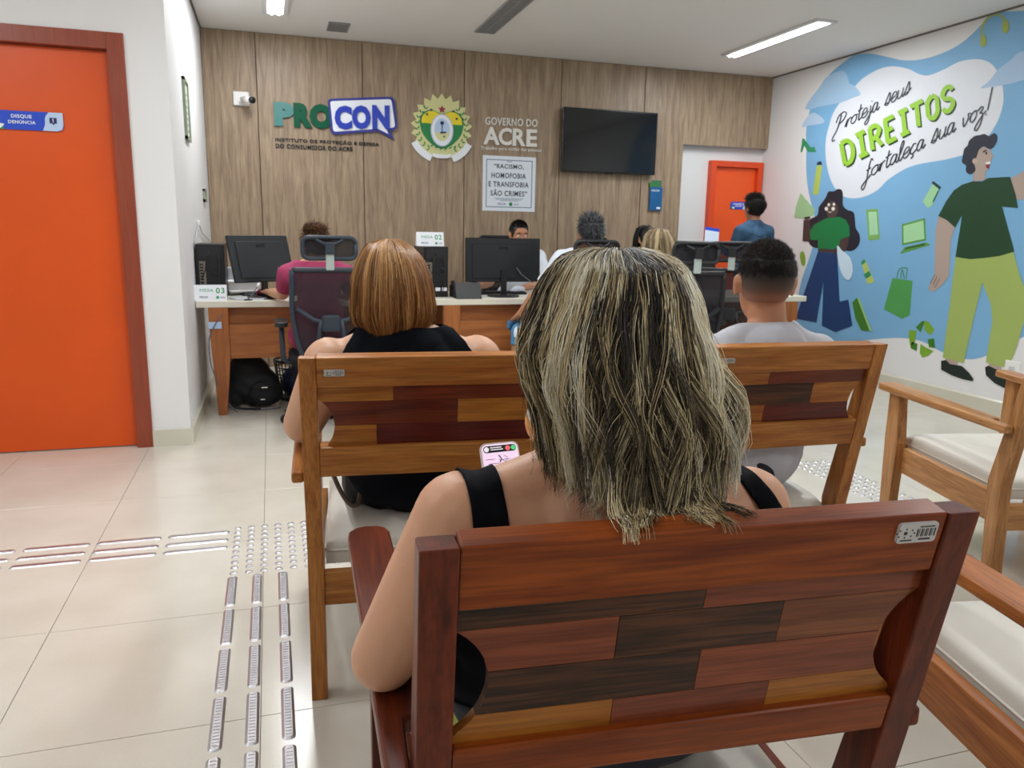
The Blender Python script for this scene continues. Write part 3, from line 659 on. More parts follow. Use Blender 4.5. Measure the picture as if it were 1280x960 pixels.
# painted woman
pwm = thing('painted_woman', (0, 0, 0)); pwm.parent = mu
def mw(*a, **k): return mur(*a, parent=pwm, **k)
mw('painted_hair', [[(1033,246),(1036,239.5),(1043,239),(1047,236.5),(1052,237),(1054,243),(1054,256),(1059,262),(1067,265),(1069,273),(1070,285),(1075,294),(1074,306),(1064,314),(1045,310),(1020,310),(1011,302),(1010,285),(1012,275),(1022,269),(1024,259),(1029,252)]], '20222e', 4, sm=3)
mw('painted_face', [ell_px(1040.5, 262, 7.5, 11)], '4f3f3b', 5)
mw('painted_neck', [[(1036,268),(1044,267),(1045,277),(1035,277)]], '4f3f3b', 5.5)
mw('painted_glasses', [ell_px(1033.5,261,2.2,2.5,8), ell_px(1036.5,256,1.6,2,8), ell_px(1042,261,2.2,2.5,8), ell_px(1043,255.5,1.6,2,8), [(1035,264),(1038,266),(1041,264.5),(1038,265)]], 'f0ece0', 6)
mw('painted_shirt', [[(1033,273),(1050,271),(1058,275),(1062,283),(1063,295),(1051,299),(1048.5,311),(1023,311),(1023,300),(1013.5,300),(1013,289),(1018,281)]], '0f7a40', 6)
mw('painted_arm', [[(1003.6,301.5),(1005,275),(1011.5,274),(1014,290),(1012,302)], [(1050,299),(1062,296),(1060,308),(1053,320),(1048,312)], [(1043,311),(1047,311),(1046,328),(1040,326)], [(1023,310),(1043,312),(1043,316),(1023,315)]], '4a3937', 5)
mw('painted_trousers', [[(1023,315),(1047,317),(1050,377),(1061,374.5),(1066,407),(1045,415),(1028,407),(1030,351),(1021,403),(995,398)]], '133c6e', 7)
mw('painted_white_bag', [[(1047,307),(1053,313),(1063.5,322),(1067,339),(1062,350),(1055,346),(1049,329)]], 'cfe4f2', 8, sm=2)
mw('painted_boot', [[(1066,378),(1072,372),(1088,414),(1077,412.5),(1070,398)]], '3f7a24', 8)
mw('boot_sole', [[(1072,372),(1074.5,372.5),(1091,414.5),(1088,414)]], '9ccb83', 8)
# painted man
pmn = thing('painted_man', (0, 0, 0)); pmn.parent = mu
def mm(*a, **k): return mur(*a, parent=pmn, **k)
SK = 'b3a095'
mm('painted_face', [[(1222,190),(1228,184),(1237,184),(1240,192),(1242.8,195.5),(1240,198),(1239,204),(1235.5,212),(1232,214.5),(1232,225),(1217,227),(1217,215)]], SK, 4)
mm('painted_ear', [ell_px(1219.3, 201.5, 3.2, 3.8, 10)], 'c0aa9e', 6)
mm('painted_hair', [[(1203,203),(1204,195),(1206,186),(1210,182),(1212,176),(1219,170),(1225,169),(1231,167.5),(1237,170),(1243,166.5),(1247,170),(1246,178),(1241,185),(1236,186),(1230,183),(1224,188),(1221,197),(1218,203),(1220,213),(1213,218),(1208,214),(1208,207)]], '262a39', 5, sm=3)
mm('painted_eye', [ell_px(1233.5, 191.5, 1.2, 1.7, 8), [(1229,189.5),(1233,187),(1234.5,188),(1230,191)]], '1c1c22', 6)
mm('painted_teeth', [[(1232.5,203),(1238.5,201.5),(1239,205),(1233,205)]], 'efefef', 6)
mm('painted_mouth', [[(1233,206),(1237.5,205.5),(1236.5,210.5),(1233.5,210)]], '8c1a2c', 6)
mm('painted_arm', [[(1174,268),(1195,282),(1189,299),(1186.5,345),(1178,356),(1167,365),(1160.5,361),(1168.5,342),(1170,287)], [(1264,223),(1280,214),(1292,196),(1302,206),(1290,232),(1280,249),(1272,250)]], SK, 4)
ribbons([[(1172,345),(1167,356)], [(1175,348),(1169,360)], [(1169,343),(1163,355)]], lambda a, b: (a, b), .8, 5, '6c5048', 'finger_line', pmn)
mm('painted_shirt', [[(1217,226.5),(1203,231),(1193,238),(1183,252),(1173.5,270),(1184,275),(1194.5,284.5),(1203.5,268),(1195,321),(1213,324),(1231,322.5),(1250,320),(1268.5,314.5),(1253,258),(1273,260),(1270,243),(1263,221),(1236,222.5),(1228,227)]], '1b4326', 6)
mm('painted_trousers', [[(1195,320),(1213,323.5),(1231,322),(1250,319.5),(1267,314),(1274,340),(1282,363),(1281,400),(1272,432),(1261,459.5),(1247,457),(1233,453),(1238,420),(1241,401),(1239,380),(1228.5,353),(1217,401),(1205,454),(1192,450),(1179,447),(1187.5,383)]], 'a3b764', 5)
mm('painted_ankle', [[(1182,447),(1198,451),(1197,457),(1183,453)], [(1236,454),(1252,458),(1252,464),(1237,459)]], SK, 4)
mm('painted_shoe', [[(1177,451),(1183,450),(1188,455),(1203,457.5),(1212,466),(1217.5,474),(1216,476.5),(1204,474),(1190,469),(1177,462)], [(1232,459),(1236,457),(1252,464.6),(1264,474),(1277,488),(1276,491),(1260,487),(1244,479),(1233,469)]], '152420', 6)

# ================================================================== WOODEN ARMCHAIRS
WOODS = {'honey': ('9a5a26', 'c0803f'), 'light': ('a06c3e', 'c8935e'), 'jatoba': ('4f1d0c', '762f15'), 'jatoba_rail': ('742f0a', '9c4c14'), 'orange': ('9c5526', 'c27a3c'),
         'wenge': ('2a1307', '663a1e'), 'redbrown': ('70331d', '964f30'), 'purple': ('50160f', '6b2419'), 'amber': ('935018', 'b5752c'), 'brown': ('6e3a1e', '8f5430'), 'darkred': ('5a2010', '7c3517')}
def wd(k, ax, coat=.16): 
    a, b = WOODS[k]; return wood('wood_'+k+'_', a, b, ax, rough=.36, coat=coat, fleck=.7 if k in ('wenge',) else .3, spec=.22)
M_cush = plain('cream_leatherette', 'd6d2c8', .38, bump=.25, bscale=250, vary=.02, vscale=5)
M_tag = plain('silver_tag', 'c4c2c0', .35, vary=.02); M_ink = plain('tag_ink', '26262a', .6)
def chair_blocks(kind):
    if kind == 'jatoba':
        return [(.899, .8655, [(-.29, 'wenge'), (0, 'redbrown'), (.29, None)]),
                (.8655, .806, [(-.29, 'redbrown'), (-.101, 'wenge'), (.105, 'brown'), (.29, None)]),
                (.806, .746, [(-.29, 'wenge'), (.008, 'redbrown'), (.29, None)]),
                (.746, .70, [(-.29, 'amber'), (-.095, 'redbrown'), (.11, 'amber'), (.29, None)])]
    return [(.899, .857, [(-.29, 'amber'), (-.10 if kind == 'honey' else -.045, 'darkred'), (.29, None)]),
            (.857, .792, [(-.29, 'darkred' if kind == 'honey' else 'wenge'), (.066 if kind == 'honey' else .112, 'amber'), (.29, None)]),
            (.792, .736, [(-.29, 'amber'), (-.143 if kind == 'honey' else -.04, 'purple'), (.29, None)])]
def make_chair(loc, rz, kind, frame, label, group='wooden armchairs in the waiting rows', tagpos=None, armc=.004):
    t = thing('wooden_armchair', (loc[0], loc[1], 0), -radians(rz), label, 'chair', group)
    X, Y, Z = wd('jatoba_rail' if frame == 'jatoba' else frame, 'x'), wd(frame, 'y'), wd(frame, 'z')
    lean = .2; th = math.atan(lean)
    def bk(z, d=0): return .02-lean*(z-.45)+d     # rear face y at height z
    lowtop = .705 if kind == 'jatoba' else .735
    for s in (-1, 1):
        a, b = (.288, .33) if s > 0 else (-.33, -.288)
        MB().prism([(0, 0), (.02, .44), (bk(.975), .975), (bk(.975)+.041, .975), (.092, .44), (.052, 0)], a, b, 'x').put('rear_leg', Z, t, bevel=.0025)
        q_ = .026*s
        MB().prism([(.655, 0), (.635, .42), (.665, .632), (.735, .632), (.735, .42), (.712, 0)], a+q_, b+q_, 'x').put('front_leg', Z, t, bevel=.0025)
        MB().prism([(.07, .29), (.07, .40), (.64, .40), (.64, .29)], a+.006, b-.006, 'x').put('side_rail', Y, t, bevel=.002)
        ap = [(.331, -.004), (.362, -.004), (.394, .74), (.392, .765), (.378, .785), (.358, .792), (.33, .790), (.314, .778), (.307, .755), (.292, .12), (.331, .11)]
        ap = [(s*x, y) for x, y in ap][::s]
        MB().prism(ap, .632, .662, 'z').put('armrest', Y, t, bevel=.007, seg=3)
    Rm = lambda z: Matrix.Translation((0, bk(z), z)) @ Matrix.Rotation(th, 4, 'X')
    MB().box((-.288, .003, -.04), (.288, .039, .04), M=Rm(.935)).put('top_rail', X, t, bevel=.003)
    zc = (lowtop+.65)/2
    MB().box((-.288, .0, -(lowtop-.65)/2), (.288, .042, (lowtop-.65)/2), M=Rm(zc)).put('lower_rail', X, t, bevel=.004)
    MB().box((-.288, .005, .27), (.288, .035, .365)).put('seat_rail', X, t, bevel=.002, loc=(0, .02, 0))
    MB().box((-.288, .675, .29), (.288, .705, .40)).put('seat_rail', X, t, bevel=.002)
    # laminated back panel: each block a piece, the end blocks cut by the two round openings
    def arc(z, s):
        r, zc_ = .088, .792; d = r*r-(z-zc_)**2
        e = .336-sqrt(d) if d > 0 else .288
        return s*min(.288, e)
    for z1, z0, segs in chair_blocks(kind):
        for (xa, m), (xb, _) in zip(segs, segs[1:]):
            zs_ = [z0+.0004+(z1-z0-.0008)*k/6 for k in range(7)]
            L_ = [(arc(z, -1) if xa < -.2 else xa+.0004, z) for z in zs_]; R_ = [(arc(z, 1) if xb > .2 else xb-.0004, z) for z in zs_]
            poly = L_+R_[::-1]
            mb = MB(); jit = random.uniform(0, .0006)
            n = len(poly); vs = [(x, bk(z)+.013+jit, z) for x, z in poly]+[(x, bk(z)+.029, z) for x, z in poly]
            mb.add(vs, [tuple(range(n)), tuple(range(n, 2*n))[::-1]]+[(i, (i+1) % n, n+(i+1) % n, n+i) for i in range(n)])
            mb.put('wood_block', wd(m, 'x', .3), t)
    # cushion
    cu = MB(); nx, ny = 22, 26; W_, D0, D1 = .284, .075, .715
    def top(u, v):
        e = max(abs(u), abs(v)); f = max(0, 1-abs(u)**6)*max(0, 1-abs(v)**6); return .400+.060*f**.22+.012*(1-u*u)*(1-v*v)
    vs = []; fs = []
    for j in range(ny+1):
        for i in range(nx+1):
            u = -1+2*i/nx; v = -1+2*j/ny; u = sin(u*pi/2)**1 if abs(u) < 1 else u; v = sin(v*pi/2)
            wr = .0015*sin(9*u+4*v)+.001*sin(17*v-5*u)
            vs.append((u*W_, (D0+D1)/2+v*(D1-D0)/2, top(u, v)+wr*(1-abs(u)**4)*(1-abs(v)**4)))
    fs = [(j*(nx+1)+i, j*(nx+1)+i+1, (j+1)*(nx+1)+i+1, (j+1)*(nx+1)+i) for j in range(ny) for i in range(nx)]
    cu.add(vs, fs, True); cu.box((-W_, D0, .37), (W_, D1, .402))
    c = cu.put('seat_cushion', M_cush, t)
    pr_ = rrect(-W_-.001, D0-.001, W_+.001, D1+.001, .02, 4); MB().tube([(x, y, .408) for x, y in pr_+[pr_[0]]], .0035, 6).put('piping', M_cush, c)
    if tagpos:
        x0, z0, w_, h_ = tagpos
        M = Rm(z0)
        tg = MB()
        tg.prism(rrect(-w_/2, -h_/2, w_/2, h_/2, .004, 3), -.001, .003, 'y', M=Matrix.Translation((x0, 0, 0)) @ M)
        g = tg.put('asset_tag', M_tag, t); g['label'] = 'silver inventory tag with barcode'
        ib = MB(); MM = Matrix.Translation((x0, 0, 0)) @ M
        for k in range(14):
            xx = -.05*w_+k*w_*.037+(.001 if k % 3 == 0 else 0)
            ib.box((xx, -.0014, -h_*.18), (xx+w_*(.012 if k % 3 else .026), -.0009, h_*.22), M=MM)
        for k in range(8):
            a0 = 2*pi*k/8; ib.box((-.32*w_+.011*cos(a0)*w_/.05-.001, -.0014, .02*h_+.22*h_*sin(a0)-.0008), (-.32*w_+.011*cos(a0)*w_/.05+.001, -.0009, .02*h_+.22*h_*sin(a0)+.0008), M=MM)
        ib.box((-.36*w_, -.0014, -.05*h_), (-.28*w_, -.0009, .1*h_), M=MM)
        ib.box((-.42*w_, -.0014, -.38*h_), (-.12*w_, -.0009, -.32*h_), M=MM); ib.box((.05*w_, -.0014, -.36*h_), (.35*w_, -.0009, -.28*h_), M=MM); ib.box((.02*w_, -.0014, .3*h_), (.4*w_, -.0009, .35*h_), M=MM)
        ib.put('tag_print', M_ink, g)
    return t
CH1 = make_chair((.464, .772), 4.5, 'jatoba', 'jatoba', 'dark reddish wooden armchair in the foreground holding the blonde-highlighted woman', tagpos=(.249, .953, .052, .026))
CH2 = make_chair((.388, 1.968), 5.5, 'honey', 'honey', 'honey-brown wooden armchair holding the copper-haired woman in black', tagpos=(-.245, .936, .050, .017))
CH3 = make_chair((1.428, 1.958), 2.0, 'oak', 'honey', 'honey-brown wooden armchair holding the man in grey shirt', tagpos=(-.202, .936, .050, .014))
CHA = make_chair((2.731, 1.875), 13.5, 'honey', 'light', 'empty light wooden armchair by the mural wall, right of the man in grey')
CHB = make_chair((3.458, 2.0), 20, 'honey', 'light', 'light wooden armchair against the mural wall, only its left arm showing at the right edge')
CHC = make_chair((1.523, .594), 12.3, 'jatoba', 'orange', 'empty orange-brown wooden armchair at the lower right corner')

# ================================================================== DESKS
M_dtop = plain('desk_top_laminate', 'e3dfd0', .35); M_dw = wood('desk_wood_', '9a5526', 'b46f38', 'x', rough=.45, coat=.1, fleck=.15)
M_dwz = wood('desk_wood_', '9a5526', 'b46f38', 'z', rough=.45, coat=.1, fleck=.15)
def desk(x0, x1, label):
    t = thing('office_desk', ((x0+x1)/2, 5.87, 0), 0, label, 'desk', 'office desks in a row'); h = (x1-x0)/2
    MB().box((-h, -.35, .740), (h, .36, .785), .004).put('desk_top', M_dtop, t)
    for s in (-1, 1):
        xa = -h+.075 if s < 0 else h-.20
        for yy in (-.345, .27):
            MB().prism([(xa, .74), (xa+.125, .74), (xa+.125, .40), (xa+.085+(.0), 0), (xa+.03, 0), (xa, .62)], yy, yy+.05, 'y').put('leg', M_dwz, t, bevel=.003)
    MB().box((-h+.20, -.27, .60), (h-.20, -.245, .74)).put('apron', M_dw, t, bevel=.002)
    MB().box((-h+.20, -.325, .39), (h-.20, -.30, .622)).put('front_panel', M_dw, t, bevel=.002)
    return t
desk(-.49, 1.095, 'leftmost desk with cream top and tapered legs against the side wall')
desk(1.11, 2.70, 'middle desk with cream top behind the two women, below the emblem')
desk(2.715, 4.30, 'right desk with cream top near the person in denim')
DZ = .785
M_pc = plain('pc_black', '131418', .4); M_pc2 = plain('pc_grille', '2a2b2f', .5, .3); M_pcs = plain('pc_silver_ports', '8a8478', .4, .6)
M_mon = plain('monitor_black', '10161b', .45)
def tower(loc, rz, label):
    t = thing('computer_tower', (*loc, DZ), rz, label, 'computer', 'computer towers standing on the desks')
    MB().box((-.092, -.2, 0), (.092, .2, .37), .004).put('case', M_pc, t)
    MB().box((-.07, -.206, .10), (-.03, -.2, .255)).put('port_plate', M_pcs, t)
    mb = MB()
    for k in range(7): mb.box((-.066, -.209, .108+.02*k), (-.045, -.206, .120+.02*k))
    mb.put('port', M_pc, t)
    MB().box((-.075, -.208, .285), (.075, -.2, .355)).put('power_supply', M_pc2, t)
    MB().lathe([(.026, 0), (.03, .004), (.022, .004), (.022, 0)], n=16).put('fan_ring', M_pc2, t, loc=(.035, -.208, .19)).rotation_euler = (pi/2, 0, 0)
    for dx in (-.005, .045): MB().box((dx, -.207, .045), (dx+.036, -.2, .07)).put('white_sticker', M_white, t)
    mb = MB(); mb.tube([(.0, -.206, .32), (-.02, -.24, .29), (-.03, -.235, .2), (-.055, -.215, .14)], .003, 6); mb.tube([(-.055, -.21, .12), (-.05, -.25, .1), (.0, -.24, .03), (.02, -.23, .006)], .003, 6)
    mb.tube([(.05, -.206, .31), (.06, -.24, .25), (.05, -.24, .08), (.04, -.23, .006)], .003, 6)
    mb.put('cable', M_bp, t); return t
tower((-.395, 5.87), 0, 'black computer tower showing its rear ports beside the MESA 03 card')
tower((1.165, 5.90), 0, 'black computer tower under the MESA 02 card')
def monitor(loc, rz, label, w=.59, roll=0, tilt=-3):
    t = thing('computer_monitor', (*loc, DZ), rz, label, 'monitor', 'computer monitors seen from behind')
    M = Matrix.Translation((0, 0, .275)) @ Matrix.Rotation(roll, 4, 'Y') @ Matrix.Rotation(radians(tilt), 4, 'X')
    MB().box((-w/2, 0, -.165), (w/2, .022, .165), .005, M=M).box((-w/2+.05, -.007, -.14), (w/2-.05, 0, .12), .006, M=M).put('back_shell', M_mon, t)
    MB().box((-w/2+.01, .0215, -.15), (w/2-.01, .0232, .155), M=M).put('screen', M_scr, t)
    mb = MB(); text_quad('', 'AOC', M @ Vector((-.035, -.007, .078)), M @ Vector((.035, -.007, .078)), M @ Vector((-.035, -.007, .1)), None, None, .002, .03, mb); mb.put('lettering', M_bz, t)
    MB().box((-.022, -.03, .01), (.022, -.01, .20), .003).put('stand_neck', M_bp, t)
    MB().lathe([(0, 0), (.125, 0), (.12, .010), (.03, .016), (0, .016)], n=28).put('stand_foot', M_bp, t, loc=(0, -.01, 0))
    MB().tube([(.1, -.02, .22), (.13, -.05, .17), (.2, -.05, .12), (.24, -.03, .1)], .003, 6).put('cable', plain('grey_cable', '6b7077', .5), t)
    return t
monitor((-.06, 5.73), radians(32), 'black monitor back turned sideways on the leftmost desk', .47, tilt=-17)
monitor((1.69, 5.72), 0, 'wide black monitor back in front of the dark-haired clerk')
monitor((3.30, 5.80), radians(-12), 'black monitor back on the right desk behind the fair-haired visitor', .5)
def card(loc, txt, label, rz=0, wd_=.207, h=.1):
    t = thing('desk_number_card', loc, rz, label, 'sign'); th = .003
    MB().prism([(-.0, 0), (.006, 0), (.03, h), (.06, 0), (.066, 0), (.032, h+.004), (.028, h+.004)], -wd_/2, wd_/2, 'x').put('folded_card', M_white, t)
    def q(x, z): return (x, .028*z/h-.0006, z)
    mb = MB(); text_quad('', 'MESA', q(-.065, .058), q(.02, .058), q(-.065, .078), None, None, .0008, .0, mb); text_quad('', txt, q(.035, .048), q(.09, .048), q(.035, .085), None, None, .0008, .02, mb)
    mb.put('green_lettering', M_green, t)
    mb = MB(); text_quad('', 'PROCON', q(-.068, .018), q(-.018, .018), q(-.068, .03), None, None, .0008, .02, mb); text_quad('', 'ACRE', q(.06, .017), q(.09, .017), q(.06, .027), None, None, .0008, .01, mb); mb.put('small_lettering', M_navy, t)
    flat_fill([[(.045+.010*cos(2*pi*k/10), q(0, .022+.01*sin(2*pi*k/10))[1], .022+.01*sin(2*pi*k/10)) for k in range(10)]], (0, -1, .28), .0008, M_green, 'seal', t); return t
card((-.397, 5.54, DZ), '03', 'white folded MESA 03 card in front of a computer tower')
card((1.150, 5.83, DZ+.37), '02', 'white folded MESA 02 card on top of a computer tower')
def keyboard(loc, rz, label):
    t = thing('keyboard', (*loc, DZ), rz, label, 'keyboard', 'keyboards on the desks'); MB().box((-.21, -.07, 0), (.21, .07, .018), .004).put('base', M_bp, t)
    mb = MB()
    for i in range(14):
        for j in range(5): mb.box((-.2+i*.0286, -.06+j*.024, .018), (-.2+i*.0286+.024, -.06+j*.024+.02, .023))
    o = mb.put('keys', M_pc2, t); o['kind'] = 'stuff'; return t
keyboard((-.0, 5.95), .2, 'black keyboard behind the sideways monitor')
keyboard((1.72, 5.93), 0, 'black keyboard behind the wide monitor')
# desk phones
def phone(loc, rz, label, m):
    t = thing('desk_phone', (*loc, DZ), rz, label, 'telephone')
    MB().prism([(-.09, 0), (-.09, .03), (.08, .09), (.10, .085), (.10, 0)], -.085, .085, 'x').put('base', m, t, bevel=.004)
    MB().tube([(-.065, -.07, .06), (-.065, 0, .085), (-.065, .07, .105)], .018, 8).tube([(-.065, -.08, .05), (-.065, -.05, .05)], .024, 8).put('handset', m, t)
    mb = MB()
    for i in range(3):
        for j in range(4): mb.box((-.02+i*.028, -.07+j*.026, .040+j*.009), (.0+i*.028, -.052+j*.026, .047+j*.009))
    mb.put('keys', M_pc2, t); return t
phone((1.365, 5.66), 0, 'black desk phone between the tower and the wide monitor', M_bp)
MB().prism([(0, 0), (.05, .115), (.058, .115), (.012, 0)], -.095, .095, 'x').put('tablet_stand', M_bp).location = (1.375, 5.52, DZ)
tag(bpy.data.objects['tablet_stand'], 'black slanted pad in front of the desk phone on the middle desk', 'pad')
# printer-like white device and mobile on the left desk
pr = thing('receipt_printer', (-.22, 6.08, DZ), .25, 'white desk printer behind the tower and the sideways monitor', 'printer')
MB().box((-.12, -.1, 0), (.12, .12, .11), .012).put('body', M_wp, pr); MB().box((-.11, -.15, .02), (.11, -.1, .035), .003).put('paper_tray', M_wp, pr); MB().box((-.1, -.06, .11), (.1, -.04, .2), .003).put('paper', M_white, pr)
wc = thing('paper_stack', (-.17, 5.66, DZ), .3, 'white papers leaning beside the MESA 03 card on the desk', 'paper')
for k in range(5): MB().box((-.09, -.10, .001+.0016*k), (.09, .12, .0022+.0016*k), M=Matrix.Rotation(.05*k-.1, 4, 'Z')).put('sheet', M_white, wc)
sc2 = thing('wall_cup', (-.255, 7.02, 1.12)); bpy.data.objects.remove(sc2)
gd = thing('gooseneck_microphone', (-.16, 5.56, DZ), 0, 'thin gooseneck microphone with white tip leaning over the left desk', 'microphone')
MB().lathe([(0, 0), (.03, 0), (.028, .008), (0, .01)], n=14).put('foot', M_bp, gd)
MB().tube([(0, 0, .008), (.02, .01, .03), (.065, .03, .09)], .0035, 6).put('stem', plain('grey_metal', '77797d', .35, .8), gd)
MB().tube([(.06, .028, .085), (.078, .036, .112)], .009, 8).put('tip', M_white, gd)
# cable hung on side wall
wcb = thing('wall_cable', (LX, 6.0, 1.0), 0, 'white cable drooping from a hook on the side wall above the tower', 'cable')
MB().tube([(.012, -.35, .16), (.012, -.15, .235), (.012, .04, .292), (.012, .3, .22), (.012, 1.1, .14)], .004, 6).put('cable', plain('cable_grey', 'b9b9bd', .5), wcb)
MB().box((0, .02, .27), (.02, .06, .31), .004).put('hook', M_wp, wcb)
# under the left desk
M_fab = plain('black_bag_fabric', '0e0f16', .7, bump=.4, bscale=300)
bk_ = thing('waste_basket', (.13, 5.98, 0), 0, 'dark perforated waste basket under the leftmost desk', 'basket')
M_bkt = plain('basket_dark_plastic', '2b2f38', .45)
mb = MB(); n_ = 28
for k in range(n_):
    a = 2*pi*k/n_; mb.tube([(.105*cos(a), .105*sin(a), 0), (.14*cos(a), .14*sin(a), .30)], .0042, 5)
for z in (0.003, .05, .1, .15, .2, .25, .30):
    r = .105+.035*z/.3; mb.tube([(r*cos(2*pi*k/n_), r*sin(2*pi*k/n_), z) for k in range(n_+1)], .005 if z < .29 else .009, 5)
mb.put('basket_lattice', M_bkt, bk_); MB().lathe([(0, .0), (.104, 0), (.104, .01), (0, .01)], n=24).put('bottom', M_bkt, bk_)
mb = MB(); mb.ell((0, 0, .13), (.095, .095, .12), 16, 10); mb.put('bin_liner', plain('bin_liner_blue', '2a3a78', .4), bk_)
b2 = thing('floor_box', (1.68, 5.95, 0), 0, 'black computer box on floor under the middle desk', 'box')
MB().box((-.16, -.2, 0), (.16, .2, .33), .006).put('case', M_pc, b2); MB().box((-.13, -.205, .05), (.13, -.2, .28)).put('front_plate', M_pc2, b2)
# cables under desks
def cable(pts, label, r=.004, m=None):
    t = thing('desk_cable', (0, 0, 0), 0, label, 'cable'); MB().tube(smooth_poly(pts, 5, False), r, 6).put('cable_run', m or M_bp, t); return t
cable([(-.33, 5.50, .70), (-.39, 5.508, .60), (-.42, 5.508, .5), (-.40, 5.50, .3), (-.28, 5.6, .01), (-.1, 5.62, .006), (.02, 5.66, .006)], 'thin cable taped down the leg of the leftmost desk', .004, plain('grey_blue_cable', '6f6578', .5))
tgx = MB().box((-.42, 5.512, .60), (-.335, 5.522, .645), .001).put('leg_sticker', M_pale); tag(tgx, 'white printed sticker on the leg of the leftmost desk', 'sticker')
for k, x in enumerate((1.19, 1.215, 1.25)):
    cable([(x, 5.6, .74), (x+.02*k, 5.6, .6), (x-.03, 5.6, .45), (x+.03, 5.62, .2), (x, 5.65, .01)], ('leftmost', 'middle', 'rightmost')[k]+' of three black cables hanging between the left and middle desks', .005)

# ================================================================== OFFICE CHAIRS
M_of = plain('office_chair_frame', '2a3440', .5); M_om = plain('office_chair_mesh', '15151d', .75, alpha=.88); M_of2 = plain('office_chair_black_frame', '17181c', .5)
M_clr = plain('clear_bracket', 'b9c9c6', .2, .3)
def office_chair(loc, rz, label, fr=None, z0=0):
    """x right, y the way the sitter faces, origin under the gas column"""
    fr = fr or M_of
    t = thing('office_chair', (*loc, 0), rz, label, 'chair', 'wheeled mesh office chairs at the desks')
    for k in range(5):
        a = 2*pi*k/5+.3; d = Vector((cos(a), sin(a), 0))
        MB().tube([d*.03+Vector((0, 0, .115)), d*.18+Vector((0, 0, .10)), d*.30+Vector((0, 0, .075))], [.024, .02, .014], 8).put('base_spoke', fr, t)
        c = MB(); p = d*.30
        for s in (-1, 1): c.tube([p+Vector((-d.y, d.x, 0))*(.012*s)+Vector((0, 0, .028)), p+Vector((-d.y, d.x, 0))*(.028*s)+Vector((0, 0, .028))], .028, 12)
        c.put('caster', M_bp, t)
    MB().lathe([(.035, .10), (.035, .22), (.02, .22), (.02, .40)], n=14).put('gas_column', M_bp, t)
    mb = MB(); n = 20; vs = []
    pr = rrect(-.25, -.23, .25, .25, .09, 5); m_ = len(pr)
    for z, k in ((.42, .9), (.435, .99), (.465, 1.0), (.485, .96), (.492, .85)): vs += [(x*k, y*k, z) for x, y in pr]
    mb.add(vs, [(i*m_+q, i*m_+(q+1) % m_, (i+1)*m_+(q+1) % m_, (i+1)*m_+q) for i in range(4) for q in range(m_)]+[tuple(range(m_))[::-1], tuple(range(4*m_, 5*m_))], True)
    mb.put('seat', plain('office_seat_fabric', '1b1c22', .8, spec=.2), t)
    MB().box((-.1, -.12, .385), (.1, .1, .425), .01).put('tilt_mechanism', M_bp, t)
    # back: frame of tubes leaning slightly, mesh stretched inside
    def B(x, z, d=0): return Vector((x, -.27-.10*(z-.5)+.25*x*x-d, z))
    out = [(-.17, .50), (-.205, .62), (-.225, .80), (-.22, 1.03)]
    for s in (-1, 1): MB().tube(smooth_poly([tuple(B(s*abs(x), z)) for x, z in out], 4, False), .016, 8).put('back_frame_side', fr, t)
    MB().tube(smooth_poly([tuple(B(x, 1.03)) for x in (-.22, -.11, 0, .11, .22)], 3, False), .016, 8).put('back_frame_top', fr, t)
    MB().tube(smooth_poly([tuple(B(x, .50)) for x in (-.17, 0, .17)], 3, False), .018, 8).put('back_frame_bottom', fr, t)
    mb = MB(); zs_ = [.50, .62, .74, .86, .98, 1.03]; xs_ = [.17, .205, .218, .223, .221, .22]; vs = []
    for z, xx in zip(zs_, xs_): vs += [tuple(B(xx*(-1+2*i/10), z)) for i in range(11)]
    mb.add(vs, [(j*11+i, j*11+i+1, (j+1)*11+i+1, (j+1)*11+i) for j in range(5) for i in range(10)], True); mb.put('back_mesh', M_om, t)
    # lumbar Y-shaped support
    MB().tube([tuple(B(-.20, .80, .02)), tuple(B(-.10, .73, .035)), tuple(B(0, .71, .045)), tuple(B(.10, .73, .035)), tuple(B(.20, .80, .02))], .014, 8).put('lumbar_bar', fr, t)
    for s in (-1, 1): MB().tube([tuple(B(.06*s, .73, .045)), tuple(B(.075*s, .62, .04)), (.07*s, -.22, .46)], .015, 8).put('spine_strut', fr, t)
    MB().box((-.055, -.022, -.05), (.055, .022, .05), .012).put('lumbar_knob', fr, t, loc=tuple(B(0, .71, .05)))
    # headrest
    hz = 1.16; hb = B(0, hz, .0)
    ring = rrect(-.155, -.062, .155, .062, .035, 4); ring = ring+[ring[0]]
    MB().tube([(x, hb.y-.01+.5*x*x+.12*z*0, hz+z) for x, z in ring], .013, 8).put('headrest_frame', fr, t)
    mb = MB(); vs = []
    for j in range(5): vs += [(-.15+.3*i/8, hb.y-.01+.5*(-.15+.3*i/8)**2+.012, hz-.058+.116*j/4) for i in range(9)]
    mb.add(vs, [(j*9+i, j*9+i+1, (j+1)*9+i+1, (j+1)*9+i) for j in range(4) for i in range(8)], True); mb.put('headrest_mesh', M_om, t)
    MB().tube([(-.08, hb.y-.015, hz+.05), (0, hb.y-.035, hz+.01), (.08, hb.y-.015, hz+.05)], .010, 6).put('headrest_brace', fr, t)
    MB().box((-.028, hb.y-.055, hz-.035), (.028, hb.y-.025, hz+.035), .006).put('headrest_bracket', fr, t)
    MB().box((-.024, B(0, 1.06).y-.05, hz-.13), (.024, B(0, 1.06).y-.028, hz-.03), .004).put('headrest_post', M_clr, t)
    for s in (-1, 1):
        MB().tube([(.24*s, -.05, .43), (.285*s, -.05, .45), (.29*s, -.06, .67)], .017, 8).put('arm_post', fr, t)
        MB().prism(rrect(.29*s-.04, -.18, .29*s+.04, .09, .03, 4), .67, .70, 'z').put('arm_pad', M_bp, t, bevel=.006)
    return t
